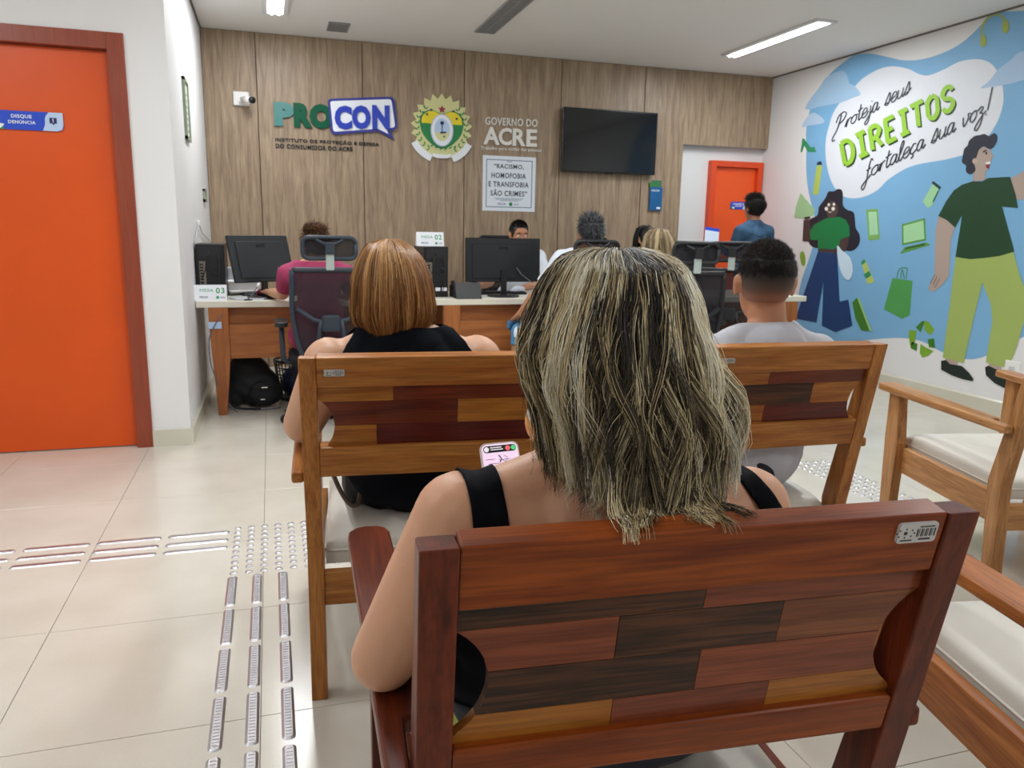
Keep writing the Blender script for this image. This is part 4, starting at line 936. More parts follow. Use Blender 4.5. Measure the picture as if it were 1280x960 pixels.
office_chair((.335, 5.135), 0, 'dark blue-grey mesh office chair under the visitor in magenta')
office_chair((2.06, 5.13), 0, 'black mesh office chair under the grey-haired visitor', M_of2)
office_chair((2.68, 4.86), radians(-6), 'black mesh office chair under the fair-haired visitor', M_of2)
office_chair((3.32, 5.22), radians(-28), 'empty black mesh office chair turned aside behind the man in grey', M_of2)
office_chair((1.98, 6.62), pi, 'black office chair of the dark-haired clerk behind the wide monitor', M_of2)
office_chair((2.98, 6.64), pi+.1, 'black office chair behind the desks, next to the grey-haired visitor', M_of2)

# ================================================================== PEOPLE
def cap(p0, r0, p1, r1, n=14, flat=False):
    """tapered capsule mesh between two joints"""
    p0, p1 = np.array(p0, float), np.array(p1, float); d = p1-p0; L = np.linalg.norm(d)+1e-9; t = d/L
    a = np.cross(t, (0, 0, 1.) if abs(t[2]) < .9 else (1., 0, 0)); a /= np.linalg.norm(a); b = np.cross(a, t)
    rings = []
    hs = [0] if flat else [1, .8, .5, .2, 0]
    for h in hs: rings.append((p0-t*r0*h, r0*sqrt(max(0, 1-h*h)) if not flat else r0))
    for h in hs[::-1]: rings.append((p1+t*r1*h, r1*sqrt(max(0, 1-h*h)) if not flat else r1))
    vs = []; 
    for c, r in rings:
        r = max(r, 1e-4)
        vs += [tuple(c+(a*cos(2*pi*k/n)+b*sin(2*pi*k/n))*r) for k in range(n)]
    m = len(rings); fs = [(i*n+k, i*n+(k+1) % n, (i+1)*n+(k+1) % n, (i+1)*n+k) for i in range(m-1) for k in range(n)]
    fs += [tuple(range(n))[::-1], tuple(range((m-1)*n, m*n))]
    return vs, fs
def rot_ell(c, r, rz=0, rx=0, ry=0, n=20, m=12):
    M = Matrix.Rotation(rz, 4, 'Z') @ Matrix.Rotation(ry, 4, 'Y') @ Matrix.Rotation(rx, 4, 'X'); vs = []
    for i in range(m+1):
        th = pi*i/m
        for k in range(n): vs.append(tuple(Vector(c)+M @ Vector((r[0]*sin(th)*cos(2*pi*k/n), r[1]*sin(th)*sin(2*pi*k/n), r[2]*cos(th)))))
    fs = [(i*n+k, (i+1)*n+k, (i+1)*n+(k+1) % n, i*n+(k+1) % n) for i in range(m) for k in range(n)]
    return vs, fs
def fuse(parts, voxel=.008, smooth=4):
    """union of overlapping volumes -> one continuous smooth surface (verts, faces)"""
    mb = MB()
    for v, f in parts: mb.add(v, f)
    me = bpy.data.meshes.new('f'); me.from_pydata(mb.v, [], mb.f); bm = bmesh.new(); bm.from_mesh(me)
    bmesh.ops.recalc_face_normals(bm, faces=bm.faces); bm.to_mesh(me); bm.free()
    ob = bpy.data.objects.new('f', me); COL.objects.link(ob)
    r = ob.modifiers.new('r', 'REMESH'); r.mode = 'VOXEL'; r.voxel_size = voxel
    s = ob.modifiers.new('s', 'SMOOTH'); s.factor = .5; s.iterations = smooth
    dg = bpy.context.evaluated_depsgraph_get(); m2 = bpy.data.meshes.new_from_object(ob.evaluated_get(dg))
    V = np.empty(len(m2.vertices)*3); m2.vertices.foreach_get('co', V); V = V.reshape(-1, 3)
    nl = len(m2.loops); li = np.empty(nl, int); m2.loops.foreach_get('vertex_index', li); ls = np.empty(len(m2.polygons), int); m2.polygons.foreach_get('loop_total', ls)
    st_ = np.concatenate([[0], np.cumsum(ls)[:-1]])
    T = []
    q = ls == 4; a = st_[q]; Q = np.stack([li[a], li[a+1], li[a+2], li[a+3]], 1); T.append(Q[:, [0, 1, 2]]); T.append(Q[:, [0, 2, 3]])
    q = ls == 3; a = st_[q]
    if len(a): T.append(np.stack([li[a], li[a+1], li[a+2]], 1))
    bpy.data.objects.remove(ob); bpy.data.meshes.remove(me); bpy.data.meshes.remove(m2)
    return V, np.concatenate(T)
def normals(V, T):
    n = np.cross(V[T[:, 1]]-V[T[:, 0]], V[T[:, 2]]-V[T[:, 0]]); N = np.zeros_like(V)
    for i in range(3): np.add.at(N, T[:, i], n)
    return N/(np.linalg.norm(N, axis=1, keepdims=True)+1e-12)
def clip_tri(V, T, f):
    """keep the part of a triangle mesh where the scalar field f > 0, cut cleanly along f = 0"""
    V = list(map(tuple, V)); f = list(f); out = []; cache = {}
    ft = np.array(f)[T]; keep = (ft > 0).all(1); out += [tuple(t) for t in T[keep]]; mixed = T[(ft > 0).any(1) & ~keep]
    def cut(i, j):
        k = (min(i, j), max(i, j))
        if k not in cache:
            t = f[i]/(f[i]-f[j]); a, b = V[i], V[j]; cache[k] = len(V); V.append(tuple(a[q]+(b[q]-a[q])*t for q in range(3)))
        return cache[k]
    for t in mixed:
        poly = []
        for q in range(3):
            i, j = int(t[q]), int(t[(q+1) % 3])
            if f[i] > 0: poly.append(i)
            if (f[i] > 0) != (f[j] > 0): poly.append(cut(i, j))
        for q in range(1, len(poly)-1): out.append((poly[0], poly[q], poly[q+1]))
    V = np.array(V); T = np.array(out, int); used = np.unique(T); m = -np.ones(len(V), int); m[used] = np.arange(len(used))
    return V[used], m[T]
def mesh_np(name, V, T, mat, parent, smooth=True):
    me = bpy.data.meshes.new(name); me.from_pydata(V.tolist(), [], T.tolist()); me.polygons.foreach_set('use_smooth', [smooth]*len(T)); me.update()
    return put(name, me, mat, parent)
def clothing(name, V, T, f, mat, parent, off=.006, wr=.0, wf=30, thick=.0025, zoff=None):
    N = normals(V, T); 
    d = off+wr*(np.sin(V[:, 0]*wf+2*np.sin(V[:, 2]*wf*.8))*np.sin(V[:, 2]*wf*.6+V[:, 1]*wf*.7+1.7*np.sin(V[:, 0]*wf*.5)))
    Vc, Tc = clip_tri(V+N*d[:, None], T, f)
    o = mesh_np(name, Vc, Tc, mat, parent)
    s = o.modifiers.new('cloth_thickness', 'SOLIDIFY'); s.thickness = thick; s.offset = -1
    return o
def skin(name, c, c2=None):
    if name in MATS: return MATS[name]
    m = plain(name, c, .45, bump=.25, bscale=500, vary=.05, vscale=9, sss=.12)
    return m
SK1 = skin('skin_tan', 'd8a382'); SK2 = skin('skin_fair', 'cf9f80'); SK3 = skin('skin_warm', 'b98160')
M_eye = plain('eye_white', 'e8e4de', .2); M_iris = plain('iris_brown', '3a2417', .2); M_lip = plain('lip', 'a8605a', .4)
def R2(a): return np.array([[cos(a), -sin(a), 0], [sin(a), cos(a), 0], [0, 0, 1.]])
def head_parts(c, rz, s=1.0, tilt=0):
    """rz = 0 faces +y; returns volumes in world space"""
    R = np.array((Matrix.Rotation(rz, 3, 'Z') @ Matrix.Rotation(tilt, 3, 'X')))
    P = lambda x, y, z: tuple(np.array(c)+R @ (np.array([x, y, z])*s))
    e = lambda x, y, z, a, b, d, rx=0, r2=0: rot_ell(P(x, y, z), (a*s, b*s, d*s), rz+r2, tilt+rx)
    return [e(0, -.012, .022, .076, .096, .094), e(0, .022, -.035, .062, .070, .085), e(0, .05, -.085, .034, .036, .028),
            e(0, .070, -.06, .034, .022, .03), e(.03, .066, -.022, .024, .022, .028), e(-.03, .066, -.022, .024, .022, .028),
            e(0, .082, .035, .055, .018, .03), e(.03, .080, .020, .022, .012, .008), e(-.03, .080, .020, .022, .012, .008),
            cap(P(0, .088, .012), .007*s, P(0, .110, -.030), .011*s, 10), e(.011, .098, -.034, .009, .009, .008), e(-.011, .098, -.034, .009, .009, .008),
            e(0, .090, -.056, .024, .010, .0065), e(0, .089, -.067, .020, .010, .007),
            e(.079, -.004, -.008, .009, .018, .032, .2, -.35), e(-.079, -.004, -.008, .009, .018, .032, .2, .35), e(.083, -.014, .006, .008, .016, .020, .2, -.5), e(-.083, -.014, .006, .008, .016, .020, .2, .5)]
def face_bits(c, rz, s, parent, tilt=0):
    R = np.array((Matrix.Rotation(rz, 3, 'Z') @ Matrix.Rotation(tilt, 3, 'X')))
    P = lambda x, y, z: tuple(np.array(c)+R @ (np.array([x, y, z])*s))
    for sx in (-1, 1):
        mb = MB(); mb.ell(P(.03*sx, .0815, .006), (.0125*s,)*3, 12, 8); e = mb.put('eye', M_eye, parent)
        mb = MB(); mb.ell(P(.03*sx, .0895, .006), (.0055*s,)*3, 10, 6); mb.put('iris', M_iris, e)
        mb = MB(); mb.tube([P(.012*sx, .094, .026), P(.03*sx, .096, .031), P(.048*sx, .086, .026)], [.003*s, .004*s, .002*s], 6); mb.put('eyebrow', M_hairdark, parent)
    mb = MB(); mb.ell(P(0, .097, -.0565), (.021*s, .0045*s, .0055*s), 12, 6); mb.ell(P(0, .096, -.066), (.018*s, .0045*s, .006*s), 12, 6); mb.put('lips', M_lip, parent)
M_hairdark = plain('hair_near_black', '16120f', .5, vary=.15, vscale=60)
def hand_parts(w, d, pn, side=1, curl=.6, s=1.0):
    """w wrist, d pointing direction, pn direction the palm faces, side: where the thumb leaves (+1/-1)"""
    w = np.array(w, float); d = np.array(d, float); d /= np.linalg.norm(d); pn = np.array(pn, float); pn -= d*(pn@d); pn /= np.linalg.norm(pn)
    a = np.cross(d, pn)*side; out = []
    out.append(cap(w, .024*s, w+d*.03*s, .024*s))
    for k in range(4):
        o = (k-1.5)*.0195*s; out.append(cap(w+d*.02*s+a*o*.8, .014*s, w+d*.082*s+a*o, .0115*s, 10))
        b0 = w+d*.085*s+a*o; L = (.040, .046, .043, .033)[k]*s; cur = d; p = b0
        for q in range(3):
            ang = curl*(q*.6+.35); dd = d*cos(ang)+pn*sin(ang); p2 = p+dd*L*(.95, .65, .5)[q]; out.append(cap(p, (.0095, .0085, .0078)[q]*s, p2, (.0088, .008, .007)[q]*s, 10)); p = p2
    b0 = w+d*.025*s-a*.025*s; t1 = b0+(d*.6-a*.75+pn*.25)*.042*s; t2 = t1+(d*.85-a*.15+pn*.45)*.034*s
    out += [cap(b0, .014*s, t1, .0115*s, 10), cap(t1, .0112*s, t2, .009*s, 10)]
    return out
def body_parts(J, S=1.0, fem=0, rz=0):
    """J: joints in world space"""
    A = lambda k: np.array(J[k], float); P = []
    sw = np.linalg.norm(A('shL')-A('shR'))
    ch, wa, pe, nk = A('chest'), A('waist'), A('pelvis'), A('neck')
    cw = J.get('cw', .5)*sw*.72
    lean = lambda a, b: a+(b-a)
    P.append(rot_ell(ch, (cw, .105*S, .15*S), rz)); P.append(rot_ell((ch+wa)/2, (cw*.93, .105*S, .13*S), rz))
    P.append(rot_ell(wa, (J.get('ww', .15), .108*S, .12*S), rz)); P.append(rot_ell((wa+pe)/2, (J.get('ww', .15)*1.06, .118*S, .12*S), rz)); P.append(rot_ell(pe, (J.get('pw', .17), .135*S, .125*S), rz))
    P.append(cap(nk-np.array([0, 0, .05]), .062*S, nk+(A('head')-nk)*.55, .052*S*J.get('nk_w', 1)))
    for s in 'LR':
        sh, el, wr = A('sh'+s), A('el'+s), A('wr'+s); ins = ch+(sh-ch)*.55; ins[2] = sh[2]-.02
        P.append(cap(nk+np.array([0, 0, .015])*S, .042*S, sh+np.array([0, 0, -.002]), .050*S)); P.append(cap(ins, .075*S, sh, .056*S))
        P.append(cap(sh, .057*S*J.get('arm', 1), sh+(el-sh)*.5, .050*S*J.get('arm', 1))); P.append(cap(sh+(el-sh)*.5, .050*S*J.get('arm', 1), el, .042*S*J.get('arm', 1)))
        P.append(cap(el, .041*S*J.get('arm', 1), el+(wr-el)*.35, .040*S*J.get('arm', 1))); P.append(cap(el+(wr-el)*.35, .040*S, wr, .025*S))
        hp, kn, an = A('hp'+s), A('kn'+s), A('an'+s)
        P.append(cap(hp, .088*S, kn, .060*S)); P.append(cap(kn, .058*S, kn+(an-kn)*.35, .055*S)); P.append(cap(kn+(an-kn)*.35, .055*S, an, .033*S))
        P.append(cap(an+np.array([0, 0, -.025]), .032*S, np.array(J['to'+s]), .028*S))
    if fem: 
        f = np.array([-sin(rz), cos(rz), 0]); r = np.array([cos(rz), sin(rz), 0])
        for s in (-1, 1): P.append(rot_ell(ch+f*.075+r*.075*s+np.array([0, 0, -.03]), (.065, .06, .065)))
    return P
def seg_dist(V, a, b):
    a, b = np.array(a, float), np.array(b, float); d = b-a; t = np.clip(((V-a)@d)/(d@d), 0, 1); return np.linalg.norm(V-(a+t[:, None]*d), axis=1), t
def shoe(J, s, mat, parent, z=0):
    an, to = np.array(J['an'+s], float), np.array(J['to'+s], float)
    d = to-an; d[2] = 0; d /= np.linalg.norm(d); h = an-d*.03; h[2] = .045
    V, T = fuse([cap((h[0], h[1], .04), .042, (to[0], to[1], .036), .04), cap((an[0], an[1], .06), .045, (an[0], an[1], .085), .046), cap((to[0], to[1], .034), .04, tuple(np.array([to[0], to[1], 0])+d*.05+np.array([0, 0, .03])), .032)], .009, 3)
    V[:, 2] = np.maximum(V[:, 2], .001)
    return mesh_np('shoe', V, T, mat, parent)
def dots(pts, rs): pass

# ---------------------------------------------------------------- hair
def hair_mat(name, rough=.42):
    if name in MATS: return MATS[name]
    m, nt, b = newmat(name); a = nt.nodes.new('ShaderNodeAttribute'); a.attribute_name = 'strand_colour'
    nt.links.new(a.outputs['Color'], b.inputs['Base Color']); b.inputs['Roughness'].default_value = rough; b.inputs['Specular IOR Level'].default_value = .35
    MATS[name] = m; return m
def strands_mesh(name, P, R, Cc, mat, parent):
    """P (N,S,3) strand points, R (N,S) radii, Cc (N,S,3) linear colours -> one mesh of thin 3-sided tubes"""
    N, S, _ = P.shape; Tn = np.gradient(P, axis=1); Tn /= np.linalg.norm(Tn, axis=2, keepdims=True)+1e-9
    ref = np.zeros_like(Tn); ref[..., 1] = 1; ref[..., 0] = .3; A = np.cross(Tn, ref); A /= np.linalg.norm(A, axis=2, keepdims=True)+1e-9; B = np.cross(A, Tn)
    V = np.stack([P+(A*cos(2*pi*k/3)+B*sin(2*pi*k/3))*R[..., None] for k in range(3)], 2).reshape(-1, 3)
    base = (np.arange(N)[:, None]*S+np.arange(S-1)[None])[..., None]*3
    F = []
    for k in range(3):
        k2 = (k+1) % 3; F.append(np.concatenate([base+k, base+k2, base+3+k2, base+3+k], 2))
    F = np.stack(F, 2).reshape(-1, 4)
    me = bpy.data.meshes.new(name); me.vertices.add(len(V)); me.vertices.foreach_set('co', V.ravel())
    me.loops.add(F.size); me.loops.foreach_set('vertex_index', F.ravel()); me.polygons.add(len(F))
    me.polygons.foreach_set('loop_start', np.arange(len(F))*4); me.polygons.foreach_set('loop_total', np.full(len(F), 4)); me.polygons.foreach_set('use_smooth', np.ones(len(F), bool))
    me.update(calc_edges=True)
    ca = me.color_attributes.new('strand_colour', 'FLOAT_COLOR', 'POINT'); c4 = np.ones((N*S*3, 4)); c4[:, :3] = np.repeat(Cc.reshape(-1, 3), 3, axis=0); ca.data.foreach_set('color', c4.ravel())
    return put(name, me, mat, parent)
def env_hair(name, env, parent, mat, nstr, cols, S=22, nlock=120, wave=.012, rad=.0007, phi=(-150, 150), yr=(.10, .10), zend=None, layers=(.72, 1.0), clump=.65, fly=.03, seed=1, curl_in=0, frizz=.002, fwd=0, ends=(.0, .12), root_fn=None, back=None, rot=0, post=None, lim=None, bias=None):
    """env rows: (z, xl, xr, ycentre, back depth); strands run down the envelope surface in locks"""
    g = np.random.default_rng(seed); E_ = np.array(sorted(env)); ez = E_[:, 0]
    ztop, zbot = ez[-1], ez[0]
    lphi = np.radians(g.uniform(phi[0], phi[1], nlock)); lr = g.uniform(*layers, nlock); lph = g.uniform(0, 2*pi, (nlock, 4)); lz = g.uniform(0, 1, nlock)
    ltone = g.random(nlock); swoop = g.normal(0, wave*1.6, nlock); lend = g.uniform(ends[0], ends[1], nlock)
    phis = np.radians(g.uniform(phi[0], phi[1], nstr)); li = np.argmin(np.abs(phis[:, None]-lphi[None]+g.normal(0, .05, (nstr, nlock))), axis=1)
    r0 = g.uniform(layers[0], layers[1], nstr)**.5
    t = np.linspace(0, 1, S)[None]; 
    start = g.uniform(0, .22, nstr)[:, None]*(1.0-r0[:, None])*2.2
    s = start+(1-start)*t
    zend_ = (zbot if zend is None else zend(phis))+(lend[li]+g.normal(0, .012, nstr))
    up = s**1.7*.25+s*.75*s**.35
    Z = ztop-(ztop-zend_[:, None])*up
    W = np.minimum(1, t**1.2)*clump
    ph = phis[:, None]*(1-W)+lphi[li][:, None]*W; rr = r0[:, None]*(1-W*.8)+lr[li][:, None]*W*.8
    ph = ph+np.radians(rot)*t**1.5
    xl = np.interp(Z, ez, E_[:, 1]); xr = np.interp(Z, ez, E_[:, 2]); yc = np.interp(Z, ez, E_[:, 3]); bd = np.interp(Z, ez, E_[:, 4])
    fl = np.clip(t*1.25, 0, 1)**1.4
    k1, k2 = lph[li][:, 0:1], lph[li][:, 1:2]
    wx = wave*fl*(np.sin(t*7+k1)+.6*np.sin(t*13+k2)); wy = wave*.7*fl*np.sin(t*9+k2)
    sp = g.uniform(0, 2*pi, (nstr, 3)); amp = np.where(g.random(nstr) < fly, 8, 1)[:, None]*frizz
    X = (xl+xr)/2+(xr-xl)/2*rr*np.sin(ph)+wx+amp*fl**2*np.sin(t*11+sp[:, 0:1])+amp*fl*np.sin(t*17+sp[:, 1:2])*.25
    Y = yc-bd*rr*np.cos(ph)+fwd*0+wy+amp*fl**2*np.sin(t*9+sp[:, 2:3])
    if curl_in: 
        q = np.clip((t-.8)/.2, 0, 1)**2; X = X-(X-(xl+xr)/2)*q*curl_in; Y = Y-(Y-yc)*q*curl_in
    X = X+swoop[li][:, None]*t**2
    if lim is not None:
        free = np.where(g.random(nstr) < .03, .02, 0)[:, None]; jl = g.uniform(0, .010, nstr)[:, None]
        X = np.maximum(X, np.interp(Z, ez, E_[:, 1])-lim[0]+jl-free); X = np.minimum(X, np.interp(Z, ez, E_[:, 2])+lim[1]-jl+free)
    P = np.stack([X, Y, Z+amp*.5*np.sin(t*15+sp[:, 0:1])], 2)
    if post is not None: P = post(P)
    cols_l = np.array([lin(c)[:3] for c in cols[0]]); wts = np.array(cols[1])/sum(cols[1])
    cum = np.cumsum(wts); tone = np.clip(ltone[li]*.55+g.random(nstr)*.45, 0, .999)
    # spread back to uniform
    if bias is not None: tone = tone+bias(phis)
    order = np.argsort(np.argsort(tone))/nstr; ci = np.searchsorted(cum, order); ci = np.clip(ci, 0, len(cum)-1)
    Cc = cols_l[ci][:, None, :]*np.ones((1, S, 1))
    if root_fn is not None: Cc = root_fn(Cc, t, P, g)
    Cc = Cc*(g.uniform(.85, 1.15, nstr)[:, None, None])
    Rr = rad*(1-.6*t**3)*np.ones((nstr, 1))
    o = strands_mesh(name, P, Rr, Cc, mat, parent); return o
def short_hair(name, c, rz, s, parent, n, L, col, seed=3, zmin=-.02, rad=.0006, topk=1.0, mess=.3, tilt=0, back_low=-.06, fade=None, rr=1.0, jag=0):
    """strands of a short cut growing from the skull"""
    g = np.random.default_rng(seed); R = np.array(Matrix.Rotation(rz, 3, 'Z') @ Matrix.Rotation(tilt, 3, 'X'))
    u = g.normal(size=(n*3, 3)); u /= np.linalg.norm(u, axis=1, keepdims=True)
    low = np.where(u[:, 1] < .2, back_low, zmin+.05+.0*u[:, 1]); zz = u[:, 2]*.094+.022
    low = low+np.abs(g.normal(0, 1, len(u)))*jag
    ok = (zz > low) & ~((u[:, 1] > .55) & (zz < .07)) & ~((np.abs(u[:, 0]) > .85) & (zz < .0)); u = u[ok][:n]; n = len(u)
    base = u*np.array([.077, .097, .095])*rr+np.array([0, -.012, .022]); S = 6; t = np.linspace(0, 1, S)[None, :, None]
    h = np.clip((base[:, 2]+.05)/.14, .25, 1)[:, None, None]; Ls = L*h*g.uniform(.7, 1.2, n)[:, None, None]
    flow = np.stack([np.zeros(n), np.where(u[:, 2] > .5, .5, -.2), np.where(u[:, 2] > .5, .2, -1.)], 1)+g.normal(0, mess, (n, 3))
    P = base[:, None, :]+u[:, None, :]*Ls*t*.55+flow[:, None, :]*Ls*t**1.6*.7
    P = np.einsum('ij,nsj->nsi', R, P*s)+np.array(c)
    cc = np.array([lin(x)[:3] for x in col]); C_ = cc[g.integers(0, len(cc), n)][:, None, :]*np.ones((1, S, 1))
    return strands_mesh(name, P, rad*s*(1-.5*t[..., 0])*np.ones((n, 1)), C_, hair_mat('hair_strands'), parent)
def cap_mesh(name, c, rz, s, mat, parent, low=-.05, front=.07, k=1.03, tilt=0, side=.0):
    """close-fitting scalp layer under the strands"""
    V, F = rot_ell((0, -.012, .022), (.076*k, .096*k, .094*k), n=32, m=24); V = np.array(V); T = np.array([t for f in F for t in ((f[0], f[1], f[2]), (f[0], f[2], f[3]))])
    hair_line = np.where(V[:, 1] > .035, front*np.clip((V[:, 1]-.035)/.03, 0, 1)+low*(1-np.clip((V[:, 1]-.035)/.03, 0, 1)), low)
    f = V[:, 2]-hair_line; V, T = clip_tri(V, T, f)
    R = np.array(Matrix.Rotation(rz, 3, 'Z') @ Matrix.Rotation(tilt, 3, 'X')); V = (V*s)@R.T+np.array(c)
    return mesh_np(name, V, T, mat, parent)
def person(name_label, J, hc, hrz, hs, skinm, fem=0, brz=0, S=1.0, voxel=.009, hands=(), tilt=0):
    p = thing('person', (J['pelvis'][0], J['pelvis'][1], 0), 0, name_label, 'person')
    parts = body_parts(dict(J, head=hc), S, fem, brz)+head_parts(hc, hrz, hs, tilt)
    for h in hands: parts += hand_parts(*h)
    V, T = fuse(parts, voxel, 4)
    off = np.array([p.location[0], p.location[1], 0])
    o = mesh_np('body', V, T, skinm, p); o.location = tuple(-off)
    class K: pass
    k = K(); k.p = p; k.V = V; k.T = T; k.o = o; k.off = tuple(-off)
    face_bits(hc, hrz, hs, p, tilt)
    return k
def settle(k):
    """children were modelled in world space: shift them under the person's base"""
    for ch in k.p.children:
        if ch.name.split('.')[0] != 'body': ch.location = k.off
def legsJ(hip, knee, ankle, toe, wid=.1, rt=(1, 0)):
    J = {}
    for s, q in (('L', -1), ('R', 1)):
        J['hp'+s] = (hip[0]+q*wid*rt[0], hip[1]+q*wid*rt[1], hip[2])
        J['kn'+s] = (knee[0]+q*(wid+.02)*rt[0], knee[1]+q*(wid+.02)*rt[1], knee[2])
        J['an'+s] = (ankle[0]+q*(wid)*rt[0], ankle[1]+q*(wid)*rt[1], ankle[2])
        J['to'+s] = (toe[0]+q*(wid+.01)*rt[0], toe[1]+q*(wid+.01)*rt[1], toe[2])
    return J
M_blk = plain('black_stretch_fabric', '0a0c13', .8, bump=.3, bscale=600, spec=.12); M_blk2 = plain('black_dress_fabric', '0b0e16', .85, bump=.3, bscale=500, spec=.1)
M_blue_d = plain('dark_trousers', '141a28', .8, bump=.2, bscale=400); M_shoe = plain('black_shoe', '121214', .5)
def mn(*a): 
    r = a[0]
    for x in a[1:]: r = np.minimum(r, x)
    return r
def mxx(*a):
    r = a[0]
    for x in a[1:]: r = np.maximum(r, x)
    return r

# ---- woman in the foreground
J = dict(pelvis=(.475, 1.02, .585), waist=(.47, .985, .70), chest=(.455, .955, .845), neck=(.452, .955, .975), shL=(.232, .975, .905), shR=(.672, .955, .885),
         elL=(.128, .985, .705), elR=(.735, 1.03, .70), wrL=(.315, 1.25, .75), wrR=(.50, 1.28, .75), ww=.24, pw=.235, cw=.62, arm=1.12, **legsJ((.475, 1.04, .55), (.51, 1.50, .50), (.50, 1.55, .08), (.50, 1.68, .035)))
w1 = person('woman in black tank top with long grey-blonde highlighted hair, seated in foreground', J, (.452, .995, 1.135), .12, 1.0, SK1, 1, -.08, 1.0, .0065,
            hands=[((.32, 1.255, .752), (.35, .75, .35), (.6, -.2, .3), 1, .7, .95), ((.49, 1.282, .752), (-.45, .6, .35), (-.6, -.2, .3), -1, .7, .95)])
V, T = w1.V, w1.T
dl, tl = seg_dist(V, J['shL'], J['elL']); dr, tr = seg_dist(V, J['shR'], J['elR'])
fl_, _ = seg_dist(V, J['elL'], J['wrL']); fr_, _ = seg_dist(V, J['elR'], J['wrR'])
cx = .455
strapL = .0235-np.abs(V[:, 0]-(.256+(.97-V[:, 2])*.04)); strapR = .017-np.abs(V[:, 0]-(.634+(.97-V[:, 2])*.55))
torso = mn(.285-np.abs(V[:, 0]-cx)-np.clip(V[:, 2]-.72, 0, 1)*.75, .90-V[:, 2], fl_-.055, fr_-.055, dl-.054, dr-.054)
top = mxx(torso, mn(strapL, V[:, 2]-.80, 1.03-V[:, 2]), mn(strapR, V[:, 2]-.80, 1.03-V[:, 2]))
top = mn(top, V[:, 2]-.50, 1.20-V[:, 1])
clothing('tank_top', V, T, top, M_blk, w1.p, .004, .0006, 60)
hip = mn(.62-V[:, 2], V[:, 2]-.14, fl_-.06, fr_-.06)
clothing('trousers', V, T, hip, M_blue_d, w1.p, .008, .002, 40)
for s in 'LR': shoe(J, s, M_shoe, w1.p)
# hair
envp = [(309,742,806,1.0,.03),(312,722,822,.995,.055),(318,705,838,.99,.075),(330,690,852,.975,.105),(360,673,868,.965,.125),(400,660,882,.955,.132),(440,656,896,.945,.135),(480,661,908,.935,.135),(520,676,913,.925,.135),(560,686,910,.915,.135),(600,684,903,.905,.15),(618,686,895,.895,.158)]
env = []
for v, l, r, Y, b in envp:
    a = on_y(l, v, Y); c = on_y(r, v, Y); kk = .955 if v < 420 else .985
    env.append((a[2]-(.006 if v < 420 else 0), (a[0]+c[0])/2-(c[0]-a[0])/2*kk, (a[0]+c[0])/2+(c[0]-a[0])/2*kk-.030*min(1, max(0, (v-340)/100)), Y, b))
env.append((.978, .335, .53, .885, .165)); env.append((.950, .34, .525, .885, .165))
COLS1 = (['151314', '2c2827', '5a4e40', 'a8936c', 'dcc898', 'fbecc6', 'fffae6'], [.13, .12, .13, .14, .16, .17, .15])
def roots1(Cc, t, P, g):
    dark = np.array(lin('3a393b')[:3]); k = np.clip(1-t*2.8, 0, 1)[..., None]*.3
    ash = np.clip((t-.3)*1.2, 0, .45)[..., None]; a = np.array(lin('a39372')[:3])
    Cc = Cc*(1-k)+dark*k; return Cc*(1-ash*.25)+a*ash*.25
HM = hair_mat('hair_strands')
def drape(P):      # ends lie over the top rail of the chair instead of passing through it
    x, y, z = P[..., 0], P[..., 1], P[..., 2]; edge = .713-(x-.13)*.079
    on = (y < edge+.058) & (y > edge-.003) & (z < .981); P[..., 2] = np.where(on, .981, z); return P

def tips(n, x0, x1, seed, cols=COLS1):
    # loose ends that leave the underside of the hair and lie on the chair's top rail
    g = np.random.default_rng(seed); S = 20; t = np.linspace(0, 1, S)[None]
    nl = 26; lx = g.uniform(x0, x1, nl); le = g.uniform(.690, .752, nl); lt = g.random(nl); li = g.integers(0, nl, n)
    ex = lx[li]+g.normal(0, .007, n); sx = .43+(ex-.40)*.45+g.normal(0, .010, n); ye = le[li]+g.normal(0, .005, n)
    z0 = 1.0+g.uniform(0, .045, n); phs = g.uniform(0, 6, nl)[li][:, None]; p2 = g.uniform(0, 6, (n, 1))
    X = sx[:, None]*(1-t)+ex[:, None]*t+.008*np.sin(t*6+phs)*t+.0015*np.sin(t*13+p2)*t
    Y = .835+(ye[:, None]-.835)*(t**1.1); edge = .713-(X-.13)*.079
    Z = z0[:, None]-(z0[:, None]-.974)*np.sin(t*pi/2)**.9
    Z = np.where(Y > edge-.002, np.maximum(Z, .9785+.004*np.abs(np.sin(t*9+p2))), Z-.25*np.maximum(0, edge-.002-Y))
    cl = np.array([lin(c)[:3] for c in cols[0]]); k = np.clip(((lt[li]*.5+g.random(n)*.5)*len(cl)).astype(int), 0, len(cl)-1)
    return strands_mesh('loose_ends', np.stack([X, Y, Z], 2), .0006*(1-.6*t**3)*np.ones((n, 1)), cl[k][:, None]*np.ones((1, S, 1)), HM, w1.p)
hb_ = env_hair('long_hair', env, w1.p, HM, 15000, COLS1, S=28, nlock=200, wave=.0115, rad=.00064, phi=(-128, 128), zend=lambda p: .972+.0*p, layers=(.62, 1.0), clump=.76, fly=.06, seed=11, frizz=.0017, root_fn=roots1, ends=(-.004, .045), post=drape, lim=(.003, .004), rot=-9, bias=lambda p: .30*np.exp(-((p-.75)/.30)**2)+.28*np.exp(-((p+1.05)/.30)**2)-.16*np.exp(-((p-.05)/.3)**2))
tips(900, .345, .495, 21)
